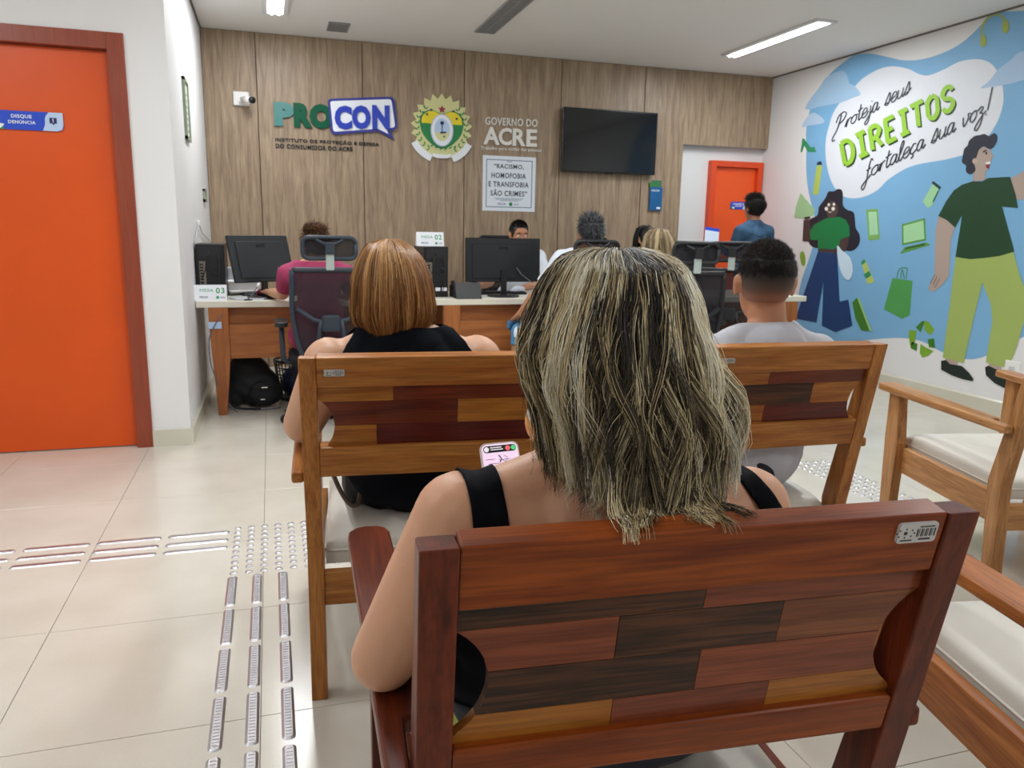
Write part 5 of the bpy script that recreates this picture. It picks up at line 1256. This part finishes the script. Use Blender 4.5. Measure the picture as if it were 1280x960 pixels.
# inner dark mass so that no scalp shows
env2 = [(z, (l+r)/2-(r-l)/2*.78, (l+r)/2+(r-l)/2*.78, y, b*.78) for z, l, r, y, b in env if z > 1.0]
mbh = MB(); n_ = 28; e2 = sorted(env2)
for z, l, r, y, b in e2:
    for k in range(n_):
        a = 2*pi*k/n_; mbh.v.append(((l+r)/2+(r-l)/2*sin(a), y-(b if cos(a) > 0 else min(b, .045))*cos(a), z))
m_ = len(e2); mbh.add([], []); mbh.f += [(i*n_+k, i*n_+(k+1) % n_, (i+1)*n_+(k+1) % n_, (i+1)*n_+k) for i in range(m_-1) for k in range(n_)]; mbh.m = [0]*len(mbh.f); mbh.sm = [True]*len(mbh.f)
mbh.put('hair_underlayer', plain('hair_under_dark', '3b342b', .7), w1.p)
settle(w1)
# phone in her hands
ph = thing('smartphone', (.402, 1.305, .79), 0, 'smartphone with pale pink page and incoming-call banner held by the foreground woman', 'phone')
PM = Matrix.Rotation(radians(-2), 4, 'Y') @ Matrix.Rotation(radians(-28), 4, 'X')
MB().prism(rrect(-.038, 0, .038, .118, .012, 5), 0, .009, 'y', M=PM).put('case', plain('phone_case', 'cfc9c4', .3, .3), ph, bevel=.0015)
MB().prism(rrect(-.035, .003, .035, .115, .010, 5), -.0006, 0, 'y', M=PM).put('screen', plain('phone_page_pink', 'e9cfe9', .3, emit=.75), ph)
MB().prism(rrect(-.032, .099, .032, .112, .006, 5), -.0012, -.0006, 'y', M=PM).put('call_banner', M_bz, ph)
for xx, c, nm in ((-.026, 'e6e6ee', 'caller_dot'), (.0155, 'f0606a', 'decline_button'), (.0265, '3fcf7a', 'answer_button')):
    MB().prism(oval(xx, .1055, .0048, .0048, 14), -.0018, -.0012, 'y', M=PM).put(nm, plain('ui_'+nm, c, .3, emit=.6), ph)
mb = MB()
for k, (a, b, z) in enumerate(((-.019, .004, .1075), (-.018, .006, .1035))): mb.box((a, -.0017, z), (b, -.0012, z+.0016), M=PM)
mb.put('banner_text', plain('ui_white', 'f0f0f4', .3, emit=.6), ph)
mb = MB()
for k in range(9):
    z = .086-.0085*k; mb.box((-.03+.004*(k % 2), -.0010, z), (-.012+.008*(k % 3), -.0006, z+.001), M=PM); mb.box((-.004, -.0010, z-.002), (.012+.006*((k+1) % 3), -.0006, z-.001), M=PM)
mb.tube([tuple(PM @ Vector(p)) for p in ((-.004, -.0008, .094), (.001, -.0008, .086), (-.003, -.0008, .08))], .0014, 5); mb.tube([tuple(PM @ Vector(p)) for p in ((.006, -.0008, .092), (.013, -.0008, .088), (.008, -.0008, .08), (.002, -.0008, .084))], .0006, 5)
mb.put('page_marks', plain('ui_page_marks', '8d7c9a', .4), ph)

# ---- copper-haired woman
J = dict(pelvis=(.40, 2.215, .60), waist=(.385, 2.19, .72), chest=(.36, 2.20, .86), neck=(.352, 2.21, .99), shL=(.150, 2.23, .905), shR=(.572, 2.205, .905),
         elL=(.070, 2.26, .725), elR=(.665, 2.27, .72), wrL=(.10, 2.49, .70), wrR=(.50, 2.48, .72), ww=.185, pw=.215, arm=1.25, **legsJ((.40, 2.24, .56), (.44, 2.66, .50), (.44, 2.72, .08), (.44, 2.85, .035)))
w2 = person('woman in black sleeveless dress with copper-brown bob seated in the left middle chair', J, (.345, 2.245, 1.115), 0, 1.0, SK2, 1, -.09, 1.1, .009,
            hands=[((.10, 2.49, .70), (.1, 1, .02), (0, 0, -1), 1, .4), ((.50, 2.48, .72), (-.5, .8, 0), (0, 0, -1), -1, .5)])
V, T = w2.V, w2.T
dl, tl = seg_dist(V, J['shL'], J['elL']); dr, tr = seg_dist(V, J['shR'], J['elR']); fl_, _ = seg_dist(V, J['elL'], J['wrL']); fr_, _ = seg_dist(V, J['elR'], J['wrR'])
f = mn(.195-np.abs(V[:, 0]-.36)-np.clip(V[:, 2]-.93, 0, 1)*.9+np.clip(.78-V[:, 2], 0, .3)*.3, 1.005-V[:, 2], V[:, 2]-.44, mxx(fl_-.07, 2.2-V[:, 1]), mxx(fr_-.07, 2.2-V[:, 1]), 2.60-V[:, 1])
clothing('dress', V, T, f, M_blk2, w2.p, .010, .003, 45)
for s in 'LR': shoe(J, s, M_shoe, w2.p)
envp = [(299,478,494,2.27,.01),(303,462,508,2.265,.055),(312,453,520,2.26,.085),(325,446,530,2.255,.105),(345,440.5,538,2.25,.12),(365,438,542,2.245,.125),(385,437,544,2.245,.128),(400,438,544,2.245,.125),(414,446,536,2.24,.11)]
env = []
for v, l, r, Y, b in envp:
    a = on_y(l, v, Y); c = on_y(r, v, Y); env.append((a[2], a[0], c[0], Y, b))
COLS2 = (['5e3c1e', '7c5128', '976638', 'ae7c46', 'c29256', 'd4aa72'], [.10, .22, .28, .22, .12, .06])
env_hair('bob_hair', env, w2.p, HM, 7000, COLS2, S=20, nlock=90, wave=.0018, rad=.0011, phi=(-125, 125), zend=lambda p: .985+0*p, layers=(.72, 1.0), clump=.25, fly=.01, seed=4, curl_in=.12, frizz=.0008, ends=(-.004, .012))
e2 = sorted((z, (l+r)/2-(r-l)/2*.85, (l+r)/2+(r-l)/2*.85, y, b*.85) for z, l, r, y, b in env); mbh = MB()
for z, l, r, y, b in e2:
    for k in range(n_):
        a = 2*pi*k/n_; mbh.v.append(((l+r)/2+(r-l)/2*sin(a), y-(b if cos(a) > 0 else min(b, .045))*cos(a), z))
m_ = len(e2); mbh.f += [(i*n_+k, i*n_+(k+1) % n_, (i+1)*n_+(k+1) % n_, (i+1)*n_+k) for i in range(m_-1) for k in range(n_)]; mbh.m = [0]*len(mbh.f); mbh.sm = [True]*len(mbh.f)
mbh.put('hair_underlayer', plain('hair_under_copper', '5f3a1b', .7), w2.p)
settle(w2)
hbag = thing('handbag', (.245, 2.25, .462), 0, 'dark handbag with grey-brown strap on the cushion beside the copper-haired woman', 'bag')
MB().tube(smooth_poly([(-.11, -.02, .16), (-.085, -.07, .09), (-.055, -.10, .045), (-.03, -.09, .05), (-.02, -.04, .10), (-.02, .05, .14)], 5, False), .007, 8).put('strap', plain('strap_grey_brown', '5c4c42', .5), hbag)
MB().box((-.06, .0, .0), (.02, .16, .17), .02).put('bag_body', M_fab, hbag, bevel=.01)

# ---- man in grey T-shirt
J = dict(pelvis=(1.475, 2.13, .585), waist=(1.49, 2.11, .71), chest=(1.515, 2.11, .86), neck=(1.525, 2.13, .985), shL=(1.335, 2.14, .91), shR=(1.725, 2.14, .90),
         elL=(1.27, 2.25, .72), elR=(1.80, 2.28, .72), wrL=(1.36, 2.46, .68), wrR=(1.66, 2.48, .66), ww=.165, pw=.18, nk_w=1.15, arm=1.05, **legsJ((1.46, 2.17, .55), (1.47, 2.60, .50), (1.47, 2.66, .08), (1.47, 2.80, .035)))
m3 = person('man in light grey T-shirt with short dark faded haircut seated in right middle chair', J, (1.520, 2.165, 1.135), -.34, 1.12, SK3, 0, 0, 1.0, .008,
            hands=[((1.36, 2.46, .68), (.4, .9, -.1), (0, 0, -1), 1, .5), ((1.66, 2.48, .66), (-.4, .9, -.1), (0, 0, -1), -1, .5)])
V, T = m3.V, m3.T
M_gr = plain('grey_tshirt', 'b3b4bc', .85, bump=.3, bscale=400, vary=.03)
fl_, _ = seg_dist(V, J['elL'], J['wrL']); fr_, _ = seg_dist(V, J['elR'], J['wrR'])
dl, tl = seg_dist(V, J['shL'], J['elL']); dr, tr = seg_dist(V, J['shR'], J['elR'])
f = mn(1.012-V[:, 2]-(V[:, 1]-2.1)*.3, V[:, 2]-.50, np.where(dl < .065, .75-tl, 1), np.where(dr < .065, .75-tr, 1), mxx(fl_-.07, .5-1), mxx(fr_-.07, -.5), 2.30-V[:, 1]+(V[:, 2] > .62)*.3)
sh = clothing('tshirt', V, T, f, M_gr, m3.p, .013, .006, 26)
hipf = mn(.60-V[:, 2], V[:, 2]-.1, fl_-.06, fr_-.06); clothing('trousers', V, T, hipf, M_blue_d, m3.p, .008, .002, 30)
for s in 'LR': shoe(J, s, M_shoe, m3.p)
HC = (1.520, 2.165, 1.135)
def fade_mat():
    m, nt, b = newmat('faded_haircut'); N, L = nt.nodes, nt.links
    tc = N.new('ShaderNodeNewGeometry'); sx = N.new('ShaderNodeSeparateXYZ'); L.new(tc.outputs['Position'], sx.inputs[0])
    ns = N.new('ShaderNodeTexNoise'); ns.inputs['Scale'].default_value = 700; L.new(tc.outputs['Position'], ns.inputs['Vector'])
    mr = N.new('ShaderNodeMapRange'); mr.inputs[1].default_value = HC[2]-.045; mr.inputs[2].default_value = HC[2]+.065; L.new(sx.outputs['Z'], mr.inputs[0])
    ad = N.new('ShaderNodeMath'); ad.operation = 'MULTIPLY_ADD'; ad.inputs[1].default_value = .35; L.new(ns.outputs[0], ad.inputs[0]); 
    sb = N.new('ShaderNodeMath'); sb.operation = 'SUBTRACT'; sb.inputs[1].default_value = .17; L.new(mr.outputs[0], sb.inputs[0]); L.new(sb.outputs[0], ad.inputs[2])
    r = N.new('ShaderNodeValToRGB'); e = r.color_ramp.elements; e[0].position = 0; e[0].color = lin('9c6e55'); e[1].position = .62; e[1].color = lin('1c1614'); x = e.new(.3); x.color = lin('57433a'); L.new(ad.outputs[0], r.inputs[0])
    L.new(r.outputs[0], b.inputs['Base Color']); b.inputs['Roughness'].default_value = .65; return m
cap_mesh('cropped_hair', HC, -.34, 1.12, fade_mat(), m3.p, -.05, .075, 1.02)
short_hair('hair_strands', HC, -.34, 1.12, m3.p, 9000, .012, ['15100e', '221a17', '2e2521'], 3, zmin=.03, back_low=.02, rad=.0006, mess=.35, rr=1.01, jag=.022)
settle(m3)

# ---- distant people
def simple_person(label, hx, hy, hz, brz, hrz, shz, shw, seat, skinm, fem=0, S=1.0, el=None, wr=None, cloth=None, stand=False, legs=None, hs=1.0, hands=True, tilt=0, lean=0, trouser=None, sleeve=.75, neckz=0, hem=.0, wr_=.004):
    """J from a few numbers; brz 0 faces +y"""
    rt = np.array([cos(brz), sin(brz), 0]); fw = np.array([-sin(brz), cos(brz), 0]); c = np.array([hx, hy, 0])
    h = lambda f, r, z: tuple(c+fw*f+rt*r+np.array([0, 0, z]))
    if stand:
        J = dict(pelvis=h(-.02, 0, .92), waist=h(-.02, 0, 1.05), chest=h(-.02, 0, shz-.08), neck=h(-.02, 0, shz+.06))
        L = {}
        for s, q in (('L', -1), ('R', 1)):
            L['hp'+s] = h(-.02, q*.09, .88); L['kn'+s] = h(0, q*.10, .48); L['an'+s] = h(-.02, q*.10, .09); L['to'+s] = h(.12, q*.12, .035)
    else:
        J = dict(pelvis=h(-.06-lean, 0, seat+.12), waist=h(-.07-lean*.7, 0, seat+.25), chest=h(-.05-lean*.3, 0, shz-.07), neck=h(-.04, 0, shz+.07)); L = {}
        for s, q in (('L', -1), ('R', 1)):
            L['hp'+s] = h(-.02-lean, q*.10, seat+.09); L['kn'+s] = h(.40-lean, q*.12, seat+.06); L['an'+s] = h(.42-lean, q*.12, .09); L['to'+s] = h(.55-lean, q*.13, .035)
    J.update(L)
    if legs: J.update(legs)
    J['shL'] = h(-.03, -shw, shz); J['shR'] = h(-.03, shw, shz)
    el = el or {'L': h(.05, -shw-.05, shz-.27), 'R': h(.05, shw+.05, shz-.27)}; wr = wr or {'L': h(.27, -shw+.05, shz-.25), 'R': h(.27, shw-.05, shz-.25)}
    for s in 'LR': J['el'+s] = el[s]; J['wr'+s] = wr[s]
    J['ww'] = .15*S; J['pw'] = .17*S
    hd = []
    for s, q in (('L', 1), ('R', -1)):
        d = np.array(wr[s])-np.array(el[s]); hd.append((wr[s], tuple(d+fw*.05), (0, 0, -1), q, .5))
    k = person(label, J, (hx, hy, hz), hrz, hs, skinm, fem, brz, S, .011, hd, tilt); k.J = J
    V, T = k.V, k.T
    fl_, _ = seg_dist(V, J['elL'], J['wrL']); fr_, _ = seg_dist(V, J['elR'], J['wrR']); dl, tl = seg_dist(V, J['shL'], J['elL']); dr, tr = seg_dist(V, J['shR'], J['elR'])
    zlow = J['pelvis'][2]-.10+hem
    f = mn(shz+.075+neckz-V[:, 2], V[:, 2]-zlow)
    if sleeve < 1: f = mn(f, np.where(dl < .075, sleeve-tl, 1), np.where(dr < .075, sleeve-tr, 1), mxx(fl_-.06, -1), mxx(fr_-.06, -1))
    else:
        hl = np.linalg.norm(V-np.array(J['wrL']), axis=1); hr = np.linalg.norm(V-np.array(J['wrR']), axis=1)
        arm_l = np.minimum(fl_, dl) < .06; arm_r = np.minimum(fr_, dr) < .06
        _, ul = seg_dist(V, J['elL'], J['wrL']); _, ur = seg_dist(V, J['elR'], J['wrR'])
        past_l = (V-np.array(J['wrL']))@(np.array(J['wrL'])-np.array(J['elL'])) ; past_r = (V-np.array(J['wrR']))@(np.array(J['wrR'])-np.array(J['elR']))
        f = mn(f, np.where(hl < .22, -past_l*4, 1), np.where(hr < .22, -past_r*4, 1))
    if not stand: f = mn(f, ((c[0]*fw[0]+c[1]*fw[1])+.17-lean*.5)-(V@fw)+(V[:, 2] > seat+.2)*1.0)
    clothing('shirt', V, T, f, cloth, k.p, .012, wr_, 30)
    f2 = mn(J['pelvis'][2]+.02-V[:, 2], V[:, 2]-.12, fl_-.06, fr_-.06)
    if trouser: clothing('trousers', V, T, f2, trouser, k.p, .009, .002, 30)
    for s in 'LR': shoe(J, s, M_shoe, k.p)
    return k
M_mag = plain('magenta_tshirt', 'a83a62', .8, vary=.04); M_wht = plain('white_shirt', 'dfe6f0', .75, vary=.02)
# visitor in magenta
k = simple_person('visitor in magenta T-shirt with curly brown topknot seated at the leftmost desk', .285, 5.27, 1.165, 0, .1, .985, .185, .48, SK1, 1, 1.0, el={'L': (.065, 5.44, .835), 'R': (.52, 5.40, .83)}, wr={'L': (-.03, 5.68, .83), 'R': (.35, 5.62, .83)}, cloth=M_mag, trouser=M_blue_d, sleeve=.65)
short_hair('hair_strands', (.285, 5.27, 1.165), .1, 1.0, k.p, 3500, .03, ['3a2415', '5a3a22', '74502f'], 8, rad=.0016, mess=.8); cap_mesh('hair_cap', (.285, 5.27, 1.165), .1, 1.0, plain('hair_brown', '4a2f1c', .7), k.p, -.06)
g = np.random.default_rng(2); n = 1500; u = g.normal(size=(n, 3)); u /= np.linalg.norm(u, axis=1, keepdims=True); t = np.linspace(0, 1, 8)[None, :, None]
B0 = np.array([.268, 5.235, 1.272]); P_ = B0+u[:, None]*np.array([.062, .055, .034])*(.6+.4*t)+np.sin(t*7+g.uniform(0, 6, (n, 1, 3)))*.008
cc = np.array([lin(x)[:3] for x in ('3a2415', '5f3e24', '7d5835')]); strands_mesh('topknot', P_, .0016*np.ones((n, 8)), cc[g.integers(0, 3, n)][:, None]*np.ones((1, 8, 1)), HM, k.p)
mb = MB(); mb.ell(tuple(B0), (.055, .05, .032)); mb.put('topknot_core', plain('hair_brown', '4a2f1c', .7), k.p); settle(k)
# clerk behind the wide monitor
k = simple_person('dark-haired clerk in white shirt behind the wide monitor', 2.0, 6.32, 1.245, pi, pi, 1.06, .19, .49, SK3, 0, 1.0, el={'L': (2.22, 6.22, .86), 'R': (1.72, 6.22, .86)}, wr={'L': (1.95, 6.03, .825), 'R': (1.53, 6.02, .825)}, cloth=M_wht, trouser=M_blue_d, sleeve=.7, tilt=-.15)
cap_mesh('hair_cap', (2.0, 6.32, 1.245), pi, 1.0, M_hairdark, k.p, -.02, .072, 1.03, tilt=-.15); short_hair('hair_strands', (2.0, 6.32, 1.245), pi, 1.0, k.p, 4000, .014, ['0f0d0d', '1a1614'], 9, zmin=0, back_low=-.03, rad=.0014, tilt=-.15); settle(k)
# grey-haired visitor
lg = {'hpL': (2.02, 5.16, .56), 'knL': (1.72, 5.34, .56), 'anL': (1.68, 5.32, .10), 'toL': (1.62, 5.42, .035)}
k = simple_person('grey-haired visitor in white shirt and blue shorts seated at the middle desk', 2.155, 5.14, 1.265, 0, -.1, 1.09, .215, .50, SK3, 0, 1.08, el={'L': (1.80, 5.20, .86), 'R': (2.46, 5.32, .86)}, wr={'L': (1.71, 5.32, .70), 'R': (2.30, 5.56, .84)}, cloth=M_wht, trouser=None, legs=lg, hs=1.05)
V, T = k.V, k.T; J = k.J; fl_, _ = seg_dist(V, J['elL'], J['wrL']); fr_, _ = seg_dist(V, J['elR'], J['wrR']); wl_ = np.linalg.norm(V-np.array(J['wrL']), axis=1)-.13
clothing('shorts', V, T, mn(J['pelvis'][2]+.02-V[:, 2], V[:, 2]-.47, fl_-.06, fr_-.06, wl_+.05), plain('blue_denim_shorts', '4c83ab', .85, vary=.08), k.p, .012, .003, 30)
c_ = (2.155, 5.14, 1.265); cap_mesh('hair_cap', c_, -.1, 1.05, plain('hair_grey_under', '46474a', .7), k.p, -.055, .075, 1.04)
short_hair('hair_strands', c_, -.1, 1.05, k.p, 5000, .035, ['2b2c30', '55575a', '8b8d90', '3a3b40'], 12, rad=.0013, mess=.6); settle(k)
# clerk behind the fair-haired visitor
k = simple_person('dark-haired clerk in pale lilac shirt behind the right desk', 3.20, 6.34, 1.225, pi, pi, 1.04, .185, .49, SK1, 1, .95, el={'L': (3.42, 6.24, .86), 'R': (2.97, 6.22, .86)}, wr={'L': (3.25, 6.03, .82), 'R': (3.10, 6.02, .82)}, cloth=plain('lilac_shirt', 'c9c4de', .75), trouser=M_blue_d)
cap_mesh('hair_cap', (3.20, 6.34, 1.225), pi, 1.0, M_hairdark, k.p, -.06, .072, 1.06)
ev = [(1.345, 3.16, 3.22, 6.36, .02), (1.32, 3.11, 3.27, 6.36, .08), (1.25, 3.085, 3.30, 6.36, .11), (1.15, 3.08, 3.305, 6.36, .11), (1.0, 3.10, 3.29, 6.37, .10)]
env_hair('long_hair', [(z, l, r, 6.36-.0, -b) for z, l, r, y, b in ev], k.p, HM, 1800, (['0f0d0e', '1d1917'], [.6, .4]), S=12, nlock=40, wave=.003, rad=.0018, phi=(-115, 115), seed=6); settle(k)
# fair-haired visitor
k = simple_person('fair-haired visitor in black top seated before the right desk', 2.575, 4.93, 1.175, -.1, -.05, .985, .18, .48, SK1, 1, 1.0, el={'L': (2.42, 5.06, .78), 'R': (2.88, 5.16, .82)}, wr={'L': (2.42, 5.34, .80), 'R': (2.72, 5.45, .83)}, cloth=M_blk2, trouser=M_blue_d, sleeve=.85)
cap_mesh('hair_cap', (2.575, 4.93, 1.175), 0, 1.0, plain('hair_fair_under', '6d5a42', .7), k.p, -.06, .07, 1.06)
ev = [(1.312, 2.55, 2.60, 4.92, .02), (1.30, 2.50, 2.645, 4.92, .07), (1.26, 2.465, 2.68, 4.92, .10), (1.18, 2.452, 2.705, 4.92, .12), (1.08, 2.47, 2.73, 4.91, .12), (.98, 2.50, 2.74, 4.90, .11)]
env_hair('long_hair', ev, k.p, HM, 3500, (['5b4a38', '7d6a50', 'a08a68', 'c2ad86', 'd8c8a4'], [.2, .25, .25, .2, .1]), S=14, nlock=50, wave=.004, rad=.0014, phi=(-125, 125), seed=7, zend=lambda p: 1.0+0*p); settle(k)
# standing person in denim jacket
M_den = plain('denim_jacket', '375674', .85, bump=.3, bscale=300, vary=.12, vscale=14)
k = simple_person('person in blue denim jacket with short black hair standing at the far door', 4.46, 6.62, 1.535, .12, .1, 1.315, .165, .5, SK3, 0, .95, el={'L': (4.28, 6.66, 1.10), 'R': (4.69, 6.66, 1.07)}, wr={'L': (4.24, 6.86, 1.16), 'R': (4.56, 6.88, 1.08)}, cloth=M_den, trouser=M_blue_d, stand=True, sleeve=1.0, neckz=.03, hem=.05, hs=1.0)
c_ = (4.46, 6.62, 1.535); cap_mesh('hair_cap', c_, .1, 1.0, M_hairdark, k.p, -.075, .07, 1.1)
short_hair('hair_strands', c_, .1, 1.0, k.p, 5000, .035, ['0d0b0c', '1c1613', '2a201b'], 14, rad=.0018, mess=.35, back_low=-.09, rr=1.06)
V, T = k.V, k.T
mb = MB(); mb.tube(smooth_poly([(4.33, 6.515, 1.30), (4.40, 6.49, 1.285), (4.46, 6.49, 1.27), (4.52, 6.495, 1.285), (4.59, 6.52, 1.30)], 4, False), .003, 5); mb.put('yoke_seam', plain('denim_seam', '25405c', .8), k.p); settle(k)
pp = thing('paper_sheet', (4.15, 6.83, 1.14), -.1, 'white printed sheet with blue heading held by the person in denim', 'paper')
MB().box((-.075, 0, 0), (.075, .003, .21), M=Matrix.Rotation(.12, 4, 'Y') @ Matrix.Rotation(-.25, 4, 'X')).put('sheet', plain('sheet_paper', 'd4e2f4', .5), pp)
MB().box((-.075, -.001, .18), (.075, .0, .21), M=Matrix.Rotation(.12, 4, 'Y') @ Matrix.Rotation(-.25, 4, 'X')).put('blue_heading', M_blue, pp)

# ---- soft things that need the fused-surface helper
bp_ = thing('backpack', (-.16, 5.80, 0), 0, 'black backpack slumped on the floor under the leftmost desk', 'backpack')
M_fab = MATS['black_bag_fabric']
V, T = fuse([rot_ell((0, 0, .15), (.19, .12, .15)), rot_ell((-.03, .01, .24), (.15, .10, .14)), rot_ell((.09, -.02, .10), (.12, .12, .10)), rot_ell((-.12, 0, .09), (.09, .10, .09))], .012, 5)
V[:, 2] = np.maximum(V[:, 2], .001); V += (np.sin(V[:, [2]]*60+V[:, [0]]*30)*.003)*np.array([1, 1, 0])
mesh_np('body', V, T, M_fab, bp_)
V, T = fuse([rot_ell((.06, -.10, .10), (.10, .045, .085)), rot_ell((.06, -.11, .15), (.08, .035, .05))], .01, 4)
mesh_np('front_pocket', V, T, M_fab, bp_)
MB().box((.06, -.152, .155), (.10, -.142, .163)).put('zip_pull', M_chr, bp_)
MB().box((.05, -.155, .07), (.08, -.145, .078)).put('zip_pull', M_chr, bp_)
MB().tube([(-.06, -.02, .36), (-.05, -.03, .41), (.0, -.03, .41), (.01, -.02, .36)], .008, 6).put('handle', M_fab, bp_)
MB().tube(smooth_poly([(-.15, -.06, .25), (-.17, -.11, .15), (-.14, -.13, .03), (-.05, -.15, .012), (.05, -.17, .010)], 4, False), .007, 6).put('shoulder_strap', M_fab, bp_)
bo = thing('booklet', (.232, .985, .462), .25, 'small yellow-green and white booklet beside the foreground woman on her seat', 'booklet')
MB().box((-.006, -.07, 0), (.004, .06, .12), M=Matrix.Rotation(.25, 4, 'Y')).put('pages', M_white, bo)
MB().box((-.009, -.072, -.001), (-.006, .062, .122), M=Matrix.Rotation(.25, 4, 'Y')).put('cover', plain('booklet_lime', 'a3b52a', .4), bo)
